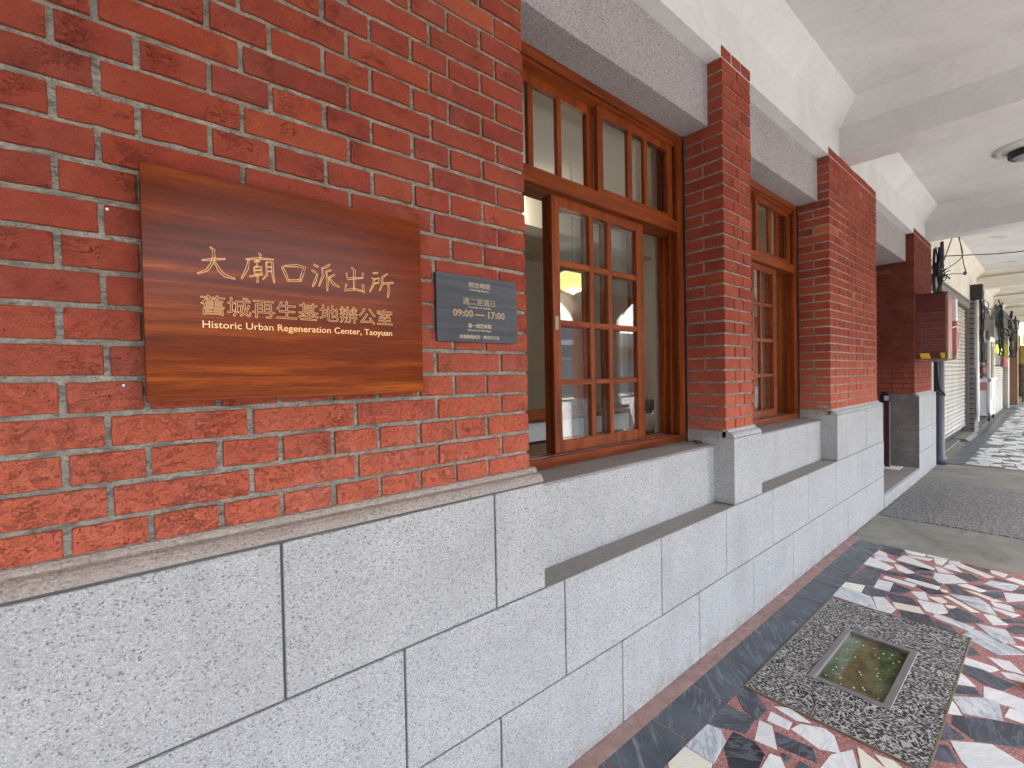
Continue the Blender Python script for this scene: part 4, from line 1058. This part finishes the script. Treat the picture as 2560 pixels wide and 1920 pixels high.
g = MB(); g.box((8.70, -.285, 1.515), (8.86, -.225, 2.03), .004); g.build('lower_trunk', M['pinkpaint'], eb2)
g = MB(); g.box((8.71, -.28, 2.03), (8.85, -.235, 2.33), .004); g.build('upper_trunk', M['white'], eb2)
g = MB(); g.box((8.69, -.291, 1.52), (8.75, -.2855, 1.60)); g.build('yellow_label', M['yellow'], eb2)
g = MB(); g.tube([(8.78, -.255, 1.52), (8.78, -.12, 1.50), (8.78, -.0, 1.50)], .018, 6); g.build('wall_bracket', M['steel'], eb2)
g = MB(); g.tube([(8.78, -.255, 2.3), (8.78, -.12, 2.32), (8.78, -.0, 2.32)], .018, 6); g.build('wall_bracket', M['steel'], eb2)
wc = thing('white_cable', (8.5, -.3, 1.6), 'thin white cable looping between the electric box and the conduit trunk', 'cable')
g = MB(); g.tube(curve_pts([(8.135, -.30, 1.90), (8.4, -.315, 1.93), (8.69, -.30, 1.86), (8.5, -.33, 1.75), (8.3, -.32, 1.52)], 6), .006, 5); g.build('wire', M['white'], wc, True)

# downpipe
dp = thing('downpipe', (9.14, -.05, 0), 'dark grey drain pipe running down beside the first rolling shutter', 'pipe')
g = MB(); g.lathe((9.14, -.052, 0), [(.075, 0), (.078, .10), (.062, .11), (.060, 1.02), (.062, 1.03), (.062, 1.06), (.060, 1.07), (.060, 1.50), (.068, 1.51), (.068, 1.60), (.060, 1.61), (.060, 2.50)], 20); g.build('pipe', M['darkgrey'], dp, True)
g = MB(); g.box((9.065, -.125, 1.045), (9.215, .02, 1.052)); g.build('clamp', M['steel'], dp)
ck = thing('cable_bundle', (9.05, -.04, 1.5), 'tangled black cables climbing from the electric box to the ceiling beam', 'cable')
g = MB()
rg = random.Random(9)
for k in range(7):
    x = 9.03+rg.uniform(-.06, .10); y = -.03+rg.uniform(-.06, .02)
    pts = [(x+rg.uniform(-.03,.03), y+rg.uniform(-.03,.02), z) for z in (2.33, 2.5, 2.65, 2.8, 2.95, 3.12)]
    g.tube(curve_pts(pts, 5), rg.uniform(.008, .02), 5)
for k in range(9):
    c0 = Vector((9.1+rg.uniform(-.05, .08), -.06+rg.uniform(-.05, .03), 2.78+rg.uniform(-.08, .1)))
    pts = [c0+Vector((rg.uniform(-.1,.1), rg.uniform(-.07,.07), rg.uniform(-.09,.09))) for _ in range(6)]
    g.tube(curve_pts(pts, 5), .006, 4)
for pts in ([(9.15,-.06,2.78),(9.5,-.14,2.90),(9.9,-.2,3.05),(10.0,-.22,3.18),(9.6,-.20,3.4)], [(9.15,-.06,2.72),(9.6,-.16,2.80),(10.1,-.24,2.86),(10.15,-.22,3.0),(9.7,-.22,3.30),(9.5,-.2,3.5)], [(9.15,-.06,2.80),(9.3,-.1,3.0),(9.4,-.14,3.2),(9.5,-.2,3.45)]):
    g.tube(curve_pts(pts, 6), .007, 5)
g.lathe((10.12, -.235, 2.86), [(.01, -.03), (.022, -.015), (.022, .015), (.01, .03)], 8)
g.tube(curve_pts([(8.97, -.035, 2.32), (8.975, -.02, 2.7), (8.97, -.03, 3.1)], 4), .016, 5)
g.tube(curve_pts([(8.99, -.05, 1.52), (8.985, -.06, 1.25), (9.02, -.07, 1.12), (9.1, -.12, 1.0), (8.98, -.02, 1.08)], 6), .012, 5)
g.build('black_wires', M['black'], ck, True)['kind'] = 'stuff'
g = MB(); g.lathe((9.13, -.09, 2.83), [(.022, 0), (.022, .38)], 10); g.build('blue_conduit', plain('indigo_pvc', (.03,.025,.11), .4), ck, True)
g = MB(); g.box((8.94, -.085, 2.70), (9.06, -.012, 2.90), .01); g.build('junction_box', M['black'], ck)
w1 = thing('overhead_wire', (12, -1, 3.2), 'single thin wire sagging across the arcade below the ceiling', 'wire')
g = MB(); g.tube(curve_pts([(9.2, -.05, 3.02), (9.35, -.35, 3.0), (9.5, -.8, 2.97), (9.7, -1.4, 3.02), (9.9, -2.4, 3.12), (10, -3.98, 3.3)], 6), .007, 5); g.build('wire', M['black'], w1, True)

# ================================================================== row of shops
def shutter(x0, x1, y, z0, z1, label, m, pitch=.075, slats=True):
    s = thing('rolling_shutter', ((x0+x1)/2, y, z0), label, 'shutter', None)
    n = int((z1-z0)/pitch)
    prof = [(y+.012, 0), (y+.001, .006), (y-.006, .018), (y-.010, .035), (y-.006, .055), (y+.002, .068), (y+.012, .0735)]
    g = MB(); g.prism([(p[0]-y, p[1]) for p in prof], 'X', -(x1-x0)/2, (x1-x0)/2)
    me = g.mesh('slat', m)
    for i in range(n):
        o = bpy.data.objects.new('slat', me); col.objects.link(o); o.parent = s
        o.location = (0, 0, i*pitch)
    g = MB(); g.box((x0, y-.014, z0-.035), (x1, y+.02, z0), .003); g.build('bottom_rail', m, s)
    return s
shutter(9.22, 13.62, .10, .21, 2.62, 'wide beige rolling shutter of the first shop, raised a hand above its threshold', M['shutter'])
g = MB(); g.box((9.2, .02, 2.62), (13.66, .30, 2.74), .004); g.box((9.2, .0, 2.735), (13.66, .3, 2.768)); tag(g.build('shutter_box', M['jamb']), 'dark grey housing above the first rolling shutter', 'shutter box')
g = MB(); g.box((9.2, .14, 0), (13.66, .20, .5)); tag(g.build('gap_shade_panel', M['black']), 'black panel painting the shade under the raised shutter of the first shop', 'wall')  # black panel puts the shade of the gap into colour
th = thing('threshold', (11.4, 0, 0), 'low concrete threshold ramp below the first rolling shutter', 'threshold')
g = MB(); g.prism([(-.10, 0.001), (-.04, .045), (.30, .055), (.30, 0.001)], 'X', 12.2, 13.66); g.box((9.22, .03, 0), (12.2, .3, .03)); g.build('ramp', M['concrete'], th)
g = MB(); g.box((9.0, .30, 0), (33, .5, 3.2)); tag(g.build('shop_wall', M['plaster_far']), 'ivory wall behind the shop fronts', 'wall')

cp = thing('tiled_column', (14.2, .05, 0), 'grey tiled column with a white pipe between the first two shops', 'column')
g = MB(); g.box((13.70, -.04, 0), (14.50, .30, 2.775), .003); g.build('column_shaft', M['greytile'], cp)
g = MB(); g.box((13.64, .04, 0), (13.70, .30, 2.775)); g.build('metal_jamb', M['jamb'], cp)
g = MB(); g.lathe((13.78, -.075, .35), [(.028, 0), (.028, 2.5)], 10); g.build('white_pipe', M['white'], cp, True)
g = MB(); g.box((13.80, -.10, .25), (13.90, -.042, 1.35), .01); g.build('white_panel', M['white'], cp)
g = MB(); g.box((13.72, -.16, 2.80), (13.95, .028, 3.12), .01); g.build('switch_box', M['black'], cp)
rg = random.Random(31)
wb = thing('cable_bundle', (15.5, -.05, 2.0), 'long sagging bundle of black cables along the second shop front', 'cable')
g = MB()
for k in range(8):
    pts = []
    x = 13.9
    z = 2.85+rg.uniform(-.15, .1)
    while x < 18.5:
        pts.append((x, -.08+rg.uniform(-.05, .06), z + rg.uniform(-.06, .06) + (0.15*math.cos((x-13.9)*1.3))))
        x += rg.uniform(.4, .8)
    g.tube(curve_pts(pts, 4), .010, 4)
for k in range(7):
    x = 14.0+rg.uniform(0, .9)
    pts = [(x+rg.uniform(-.1,.1), -.09+rg.uniform(-.04,.04), z) for z in (3.05, 2.7, 2.3, 1.95, 1.5)]
    g.tube(curve_pts(pts, 4), .012, 4)
g.build('black_wires', M['black'], wb, True)['kind'] = 'stuff'
cb = thing('cable_bundle', (22, -.1, 2.2), 'drooping black cables and stub wires over the farther shop posts', 'cable')
g = MB()
for x in (18.4, 22.4, 25.1, 25.6):
    for k in range(5):
        xx = x+rg.uniform(-.25, .35)
        g.tube(curve_pts([(xx+rg.uniform(-.2,.2), -.16+rg.uniform(-.06,.05), z) for z in (3.12+rg.uniform(-.1,.12), 2.8, 2.4, 2.0, 1.7)], 4), .018, 4)
for k in range(6):
    z = rg.uniform(2.3, 2.9)
    g.tube(curve_pts([(x, -.16+rg.uniform(-.04,.04), z+rg.uniform(-.12,.12)) for x in (18.4, 19.6, 21, 22.4, 23.8, 25.2)], 4), .014, 4)
g.build('black_wires', M['black'], cb, True)['kind'] = 'stuff'
def meter(x, z, r, label, y=-.05):
    mt = thing('electric_meter', (x, y, z), label, 'meter', 'round electric meters on the shop fronts')
    g = MB(); g.box((x-r, y+.03, z-r*1.3), (x+r, .28, z+r*1.1), .01); g.build('back_box', M['jamb'], mt)
    g = MB(); g.lathe((x, y+.03, z), [(r*.95, 0), (r, -.06), (r*.9, -.10), (r*.4, -.115), (.001, -.12)], 16, axis='Y'); g.build('glass_cover', M['darkgrey'], mt, True)
    g = MB(); g.lathe((x, y+.03, z), [(r*1.08, .0), (r*1.08, -.03), (r*.98, -.03)], 16, axis='Y'); g.build('rim', M['white'], mt, True)
meter(15.9, 2.15, .12, 'nearest round electric meter, past the tiled column')
meter(20.2, 2.05, .12, 'middle round electric meter, under the green awning')
meter(24.6, 2.15, .12, 'farthest round electric meter, beside the dark opening')
# second shop: open front with glass machine
g = MB(); g.box((14.5, .20, 0), (18.9, .298, 2.775)); tag(g.build('recess_shade_panel', plain('shop_shade_dark', (.035,.033,.03), .8)), 'dark panel painting the dim recess of the second shop behind the white machine', 'wall')  # near-black panel, the dim interior is put into its colour
ms = thing('shop_post', (16.9, .0, 0), 'grey square post beside the glass prize machine', 'post')
g = MB(); g.box((18.55, -.03, .1), (18.75, .2, 3.0), .01); g.build('post', M['shutter'], ms)
cm = thing('prize_machine', (17.9, .0, .15), 'white framed glass prize machine on castors by the second shop', 'vending machine')
X0_, X1_, Y0_, Y1_ = 16.9, 18.3, -.06, .19
g = MB()
for x in (X0_, X1_-.09):
    for y in (Y0_, Y1_-.05): g.box((x, y, .15), (x+.09, y+.05, 2.05), .004)
g.box((X0_, Y0_, 2.05), (X1_, Y1_, 2.17), .004); g.box((X0_, Y0_, .15), (X1_, Y1_, .22)); g.box((X0_, Y0_-.03, 1.02), (X1_, Y1_, 1.10), .004)
g.build('frame', M['white'], cm)
g = MB(); g.box((X0_+.09, Y0_+.02, 1.10), (X1_-.09, Y0_+.026, 2.05)); g.box((X0_+.02, Y0_+.06, 1.10), (X0_+.026, Y1_-.05, 2.05)); g.build('glass', M['glass'], cm)
g = MB(); g.box((X0_+.02, Y0_+.03, .22), (X1_-.02, Y1_, 1.02)); g.build('cabinet', M['white'], cm)
g = MB(); g.box((X0_-.002, Y0_+.06, .80), (X0_+.018, Y1_-.04, 1.0)); g.build('red_panel', M['pinkpaint'], cm)
g = MB(); g.box((X0_+.25, Y0_-.012, .55), (X1_-.2, Y0_+.028, 1.0), .004); g.build('coin_door', M['alu'], cm)
g = MB()
rg = random.Random(3)
for i in range(14):
    g.lathe((rg.uniform(X0_+.2, X1_-.2), .08+rg.uniform(-.03, .03), 1.18+rg.uniform(0, .25)), [(.001, -.06), (.05, -.035), (.065, 0), (.05, .035), (.001, .06)], 8)
g.build('plush_prizes', M['pinkpaint'], cm, True)
g = MB()
for x in (X0_+.1, X1_-.1):
    for y in (Y0_+.03, Y1_-.05): g.lathe((x, y, .05), [(.05, -.02), (.05, .02)], 10, axis='Y'); g.box((x-.01, y-.01, .05), (x+.01, y+.01, .15))
g.build('castor', M['black'], cm)
g = MB(); g.box((15.4, -.02, 0), (18.4, .3, .02)); tag(g.build('shop_kerb', M['concrete']), 'low concrete kerb under the prize machine', 'kerb')
shutter(18.95, 22.45, .02, .06, 1.45, 'small pale rolling shutter beyond the prize machine', M['shutter'])
g = MB(); g.box((18.9, .06, 1.45), (22.5, .28, 2.775)); tag(g.build('opening_shade_panel', M['black']), 'black panel painting the dark opening above the small pale shutter', 'wall')  # black panel in place of a shaded shop interior
ysg = thing('shop_sign', (20.5, -.05, 1.9), 'small yellow lit sign above the pale shutter', 'sign')
g = MB(); g.box((19.6, -.02, 1.80), (22.4, .06, 2.05), .005); g.build('lightbox', M['signglow'], ysg)
pk = thing('pink_bag', (21.6, -.06, 1.5), 'pink cloth bag hanging beside the pale shutter', 'bag')
g = MB(); g.lathe((21.5, -.06, 1.5), [(.02, .22), (.04, .2), (.05, .1), (.07, 0), (.07, -.12), (.02, -.13)], 10); g.build('bag', M['pink'], pk, True)
g = MB(); g.tube([(21.5, -.06, 1.8), (21.5, -.03, 1.95), (21.5, .01, 2.0)], .01, 5); g.build('strap', M['black'], pk)
aw = thing('awning', (22, -.1, 2.9), 'faded green awning board above the third shop', 'awning')
g = MB(); g.box((19.1, -.10, 2.60), (25.6, .02, 3.12), .01); g.build('board', M['green'], aw)
cq = thing('shop_column', (22.7, .0, 0), 'pale post with a yellow notice between the third and fourth shops', 'column')
g = MB(); g.box((22.5, -.10, 0), (23.2, .29, 2.775), .005); g.build('column_shaft', M['shutter'], cq)
g = MB(); g.box((22.495, -.09, 1.5), (22.5, .02, 2.15)); g.build('notice', M['yellow'], cq)
cq2 = thing('shop_column', (25.3, -.2, 0), 'orange brown post beside the dark far opening', 'column')
g = MB(); g.box((25.0, -.22, 0), (25.5, .28, 2.775), .005); g.build('column_shaft', plain('rusty_brown_post', (.20,.10,.05), .6), cq2)
g = MB(); g.box((25.5, -.05, 0), (31.9, .29, 2.775)); tag(g.build('opening_shade_panel', M['black']), 'black panel painting the dark far opening next to the yellow wall', 'wall')  # solid black box, the opening's shade comes from its colour
um = thing('covered_rack', (27.0, -.22, 0), 'brown cloth covered rack on castors by the dark far opening', 'rack')
g = MB()
rg = random.Random(4)
prof = [(.22, .22), (.24, .5), (.20, .8), (.24, 1.1), (.20, 1.3), (.12, 1.45), (.02, 1.5)]
g.lathe((27.0, -.28, 0), prof, 12); g.build('cover', M['brown'], um, True)
g = MB()
for a in range(4): g.lathe((27+.16*math.cos(a*1.57), -.28+.16*math.sin(a*1.57), .11), [(.02, -.11), (.02, .12)], 6)
g.build('castor', M['black'], um)
yw = thing('yellow_wall', (32.2, -.9, 0), 'yellow tiled end wall at the far right of the arcade', 'wall')
g = MB(); g.box((31.9, -1.9, 0), (32.2, .3, 2.35), .005); g.build('tiled_face', M['yellow_tile'], yw)
g = MB(); g.box((31.85, -1.9, 2.40), (32.1, -.1, 2.9), .01); g.build('lit_sign', M['signglow'], yw)
bm_ = thing('floor_patch', (14.9, -.85, 0), 'blue violet floor mat at the right edge, far along the arcade', 'mat')  # thin blue violet box lying on the floor
g = MB(); g.box((13.9, -1.3, .002), (15.6, -.70, .012), .002); g.build('mat', M['blue'], bm_)
sh = thing('door_wedge', (2.985, -1.10, 0), 'small black rubber object at the right edge of the marble floor', 'door wedge')
g = MB(); g.lathe((3.0, -1.125, .0025), [(.040, 0), (.042, .018), (.036, .030), (.02, .036), (.001, .037)], 18); g.build('rubber', M['black'], sh, True)

# ================================================================== room behind the windows
g = MB(); g.box((-4.0, .40, .0), (5.8, 5.0, .15)); tag(g.build('room_floor', M['wood_in']), kind='structure')
g = MB(); g.box((-4.0, .40, 3.20), (5.8, 5.0, 3.30)); tag(g.build('room_ceiling', M['plaster_cream']), kind='structure')
g = MB(); g.box((-4.0, 4.2, .15), (5.8, 4.4, 3.2)); tag(g.build('room_back_wall', M['plaster_cream']), 'cream back wall inside the office', 'wall')
g = MB(); g.box((5.55, .46, .15), (5.8, 4.2, 3.2)); g.box((-4.2, .40, .15), (-4.0, 4.2, 3.2)); tag(g.build('room_side_wall', M['plaster_cream']), 'cream side wall inside the office', 'wall')
g = MB(); g.box((-4.0, .402, .15), (1.085, .44, 3.2)); g.box((2.54, .402, .15), (2.898, .44, 3.2)); g.box((4.35, .402, .15), (5.8, .46, 3.2)); g.box((1.085, .402, .15), (2.54, .44, .985)); g.box((2.898, .402, .15), (4.35, .44, .985)); g.box((1.085, .422, 2.757), (2.54, .44, 3.2)); g.box((2.898, .422, 2.757), (4.35, .44, 3.2))
tag(g.build('room_front_wall', M['plaster_cream']), 'inner cream face of the facade wall around the windows', 'wall')
g = MB(); g.box((-4.0, 2.3, 2.92), (5.55, 2.55, 3.199)); tag(g.build('room_beam', M['plaster_cream']), 'cream beam across the office ceiling', 'beam')
dk = thing('counter_desk', (2.9, 1.9, .15), 'long wooden topped counter with a white front inside the office', 'desk')
g = MB(); g.box((1.2, 1.45, 1.035), (5.3, 2.15, 1.07), .004); g.build('desktop', M['wood'], dk)
g = MB(); g.box((1.25, 1.50, .88), (5.25, 1.53, 1.035)); g.build('white_front', M['white'], dk)
g = MB(); g.box((1.3, 1.54, .15), (5.2, 2.1, .88)); g.build('dark_cabinet', M['black'], dk)
bg_ = thing('black_bag', (2.3, 1.75, 1.07), 'black bag standing on the counter behind the open window', 'bag')
g = MB(); g.box((2.12, 1.62, 1.07), (2.40, 1.78, 1.20), .03); g.tube(curve_pts([(2.2, 1.7, 1.2), (2.22, 1.7, 1.28), (2.3, 1.7, 1.28), (2.33, 1.7, 1.2)], 5), .008, 5); g.build('bag_body', M['black'], bg_)
pt = thing('potted_plant', (2.72, .60, 1.0), 'small snake plant in a white pot on the inner sill', 'plant')
g = MB(); g.lathe((2.715, .60, 1.018), [(.030, 0), (.034, .004), (.041, .10), (.042, .118), (.037, .118), (.034, .10)], 20); g.build('pot', M['white'], pt, True)
g = MB(); g.lathe((2.715, .60, 1.018), [(.036, .10), (.001, .101)], 16); g.build('soil', M['brown'], pt)
g = MB()
for dx, dy, h, w_ in ((-.02, .0, .20, .016), (.01, .01, .24, .017), (.03, -.01, .21, .014), (-.005, -.02, .17, .014), (.02, .02, .16, .012)):
    b0_ = Vector((2.715+dx*.4, .60+dy*.4, 1.11)); tp = Vector((2.715+dx*2.2, .60+dy*2.2, 1.11+h*.72))
    md = (b0_+tp)/2
    for ws in (1,):
        g.add([b0_+Vector((-w_*.6, 0, 0)), b0_+Vector((w_*.6, 0, 0)), md+Vector((w_, 0, 0)), tp, md+Vector((-w_, 0, 0)), b0_+Vector((0, .006, 0)), md+Vector((0, .008, 0))], [(0,5,6,4), (5,1,2,6), (4,6,3), (6,2,3), (0,4,2,1), (4,3,2)])
g.build('leaves', M['leaf'], pt)
ish = thing('inner_sill', (1.8, .55, .985), 'narrow brown wooden shelf along the inside of the windows', 'shelf')
g = MB(); g.box((1.09, .375, .985), (4.34, .72, 1.017), .003); g.build('board', M['wood_in'], ish)
lp = thing('pendant_lamp', (3.0, 1.5, 2.1), 'glowing yellow milk glass pendant lamp inside the office', 'lamp')
g = MB(); g.lathe((3.0, 1.5, 2.185), [(.045, .092), (.10, .082), (.132, .060), (.137, .040), (.128, .032), (.134, .022), (.128, -.015), (.105, -.055), (.06, -.080), (.022, -.088), (.012, -.10), (.001, -.106)], 28); g.build('shade', M['lampglow'], lp, True)
g = MB(); g.lathe((3.0, 1.5, 2.275), [(.047, 0), (.04, .03), (.012, .045)], 16); g.build('cap', M['brass'], lp, True)
g = MB(); g.tube([(3.0+.003*math.sin(i*1.9), 1.5+.003*math.cos(i*1.9), 2.31+i*.02) for i in range(45)], .0035, 4); g.build('chain', M['black'], lp)
def lamp_light(name, loc, power, c, parent, r=.12):
    ld = bpy.data.lights.new(name, 'POINT'); ld.energy = power; ld.color = c; ld.shadow_soft_size = r
    o = bpy.data.objects.new(name, ld); col.objects.link(o); o.parent = parent; o.location = Vector(loc) - parent.location
lamp_light('lamp_bulb', (3.0, 1.5, 2.03), 1.2, (1.0, .86, .62), lp)
tl = thing('hanging_light_box', (2.94, 2.0, 2.8), 'bright fluorescent light box hanging behind the open window', 'lamp')
g = MB(); g.box((2.85, 1.97, 2.845), (2.905, 2.03, 3.055), .004); g.build('diffuser', M['tubeglow'], tl)
g = MB(); g.tube([(2.88, 2.0, 3.05), (2.88, 2.0, 3.2)], .006, 5); g.build('rod', M['black'], tl)
lamp_light('tube_bulb', (2.93, 2.16, 2.95), 0.9, (1.0, .93, .80), tl)
st_ = thing('paper_tag', (1.555, .259, 1.1), 'small white paper tag stuck in the corner of the lower left pane', 'tag')
g = MB(); g.box((1.529, .2735, 1.107), (1.541, .2745, 1.155)); g.build('paper', M['white'], st_)

# ================================================================== street side
g = MB(); g.box((-5.6, -4.0, -.01), (-5.4, -.05, 3.6)); tag(g.build('light_block_wall', M['brick_far']), 'unseen brick wall added behind the camera to block light', 'wall')  # added out of view to darken the faces turned towards it
for i, x in enumerate((-4.5, -.6, 3.3, 7.2, 11.1, 15.0, 18.9, 22.8, 26.7)):
    p = thing('arcade_pier', (x, -4.1, 0), ['brick street pier left of the camera', 'brick street pier opposite the plaque', 'brick street pier opposite the wide brick pier', 'brick street pier opposite the far brick pier'][i] if i < 4 else 'brick street pier number %s beyond the brick building' % ['one', 'two', 'three', 'four', 'five'][i-4], 'pier', 'brick piers on the street side of the arcade')
    g = MB(); g.box((x-.50, -4.28, .95), (x+.50, -3.93, 2.96)); g.build('brick_shaft', M['brick_far'], p)
    g = MB(); g.box((x-.54, -4.32, -.12), (x+.54, -3.90, .95), .01); g.build('stone_base', M['stone'], p)
    # arched haunches
    g = MB()
    for s in (-1, 1):
        prof = [(x+s*.50, 2.96)] + [(x+s*(.50+.95*math.sin(a)), 2.96-.5*(1-math.sin(a))**2) for a in [k*math.pi/12 for k in range(7)]]
        g.prism(prof, 'Y', -4.27, -3.94)
    g.build('arch_haunch', M['brick_far'], p)
fac = [(-22, -11, 4.3, (.42,.38,.30)), (-11, -4, 5.2, (.50,.50,.48)), (-4, 3, 4.2, (.30,.22,.17)), (3, 10, 5.4, (.34,.20,.15)), (10, 18, 4.2, (.42,.38,.32)), (18, 27, 5.0, (.50,.48,.46)), (27, 40, 4.5, (.35,.3,.25))]
names = ['ochre', 'white', 'brown', 'cream', 'tan', 'pale grey', 'drab']
for i, (a, b, h, c_) in enumerate(fac):
    t = thing('building', ((a+b)/2, -22, 0), '%s shophouse across the street seen only in the window glass' % names[i], 'building')
    g = MB(); g.box((a, -26, -.02), (b-.03, -20, h)); g.build('wall', plain('painted_facade_'+names[i].replace(' ', '_'), c_, .9, var=.1, ns=1.5), t)
    n = max(2, int((b-a)/2.2))
    for k in range(n):
        for z in (3.8,):
            if z+1.1 < h:
                xa = a+(k+.25)*(b-a)/n
                g = MB(); g.box((xa, -20.02, z), (xa+(b-a)/n*.5, -19.94, z+1.0)); g.build('window', M['darkgrey'], t)
    g = MB(); g.box((a+.4, -19.99, .1), (b-.5, -19.93, 2.4)); g.build('shop_front', M['jamb'], t)
    g = MB(); g.box((a+.3, -20.0, 2.6), (b-.4, -19.7, 3.4)); g.build('sign_board', M[['red', 'white', 'brown', 'red', 'red', 'green', 'brown'][i]], t)
for i, (x, z) in enumerate(((5.9, 2.35), (7.1, 2.35), (10.2, 2.35), (11.4, 2.35))):
    ln = thing('red_lantern', (x, -4.1, z), 'red paper lantern under the street beam, %s of four in a row' % ['first', 'second', 'third', 'last'][i], 'lantern', 'red lanterns under the street beam')
    g = MB(); g.lathe((x, -4.12, z), [(.05, -.17), (.14, -.13), (.2, -.05), (.21, 0), (.2, .05), (.14, .13), (.05, .17)], 16); g.build('paper_body', M['red'], ln, True)
    g = MB(); g.lathe((x, -4.12, z), [(.055, .17), (.055, .2)], 10); g.lathe((x, -4.12, z), [(.055, -.2), (.055, -.17)], 10); g.tube([(x, -4.12, z+.2), (x, -4.12, 2.96)], .005, 4); g.build('cap', M['yellow'], ln)
# a parked scooter by the kerb, mirrored in the second window
def scooter(x, y, lab, body):
    s = thing('scooter', (x, y, -.13), lab, 'scooter', 'scooters parked along the kerb')
    z = -.13
    for dx in (-.55, .60):
        g = MB(); g.lathe((x+dx, y, z+.25), [(.17, -.05), (.23, -.045), (.25, 0), (.23, .045), (.17, .05)], 20, axis='Y'); wl = g.build('wheel', M['black'], s, True)
        g = MB(); g.lathe((x+dx, y, z+.25), [(.01, -.052), (.165, -.03), (.165, .03), (.01, .052)], 14, axis='Y'); g.build('rim', M['alu'], wl, True)
    g = MB(); g.prism([(x-.80, z+.55), (x-.75, z+.72), (x-.15, z+.70), (x-.05, z+.35), (x+.30, z+.30), (x+.42, z+.85), (x+.50, z+.88), (x+.52, z+.50), (x+.38, z+.20), (x-.10, z+.18), (x-.35, z+.30), (x-.70, z+.48)], 'Y', y-.15, y+.15); g.build('body_shell', body, s)
    g = MB(); g.box((x-.78, y-.13, z+.72), (x-.12, y+.13, z+.80), .03); g.build('seat', M['black'], s)
    g = MB(); g.tube([(x+.60, y, z+.30), (x+.46, y, z+.95)], .03, 8); g.tube([(x+.42, y-.32, z+1.02), (x+.47, y, z+.97), (x+.42, y+.32, z+1.02)], .018, 6); g.build('handlebar', M['black'], s)
    g = MB(); g.lathe((x+.53, y, z+.90), [(.001, .05), (.05, .04), (.07, .0)], 12, axis='X'); g.build('headlight', M['frost'], s)
scooter(9.6, -5.1, 'silver scooter parked at the kerb opposite the door', plain('silver_paint', (.5,.52,.55), .3))
scooter(6.5, -5.2, 'red scooter parked at the kerb opposite the second window', plain('red_paint', (.45,.03,.03), .3))
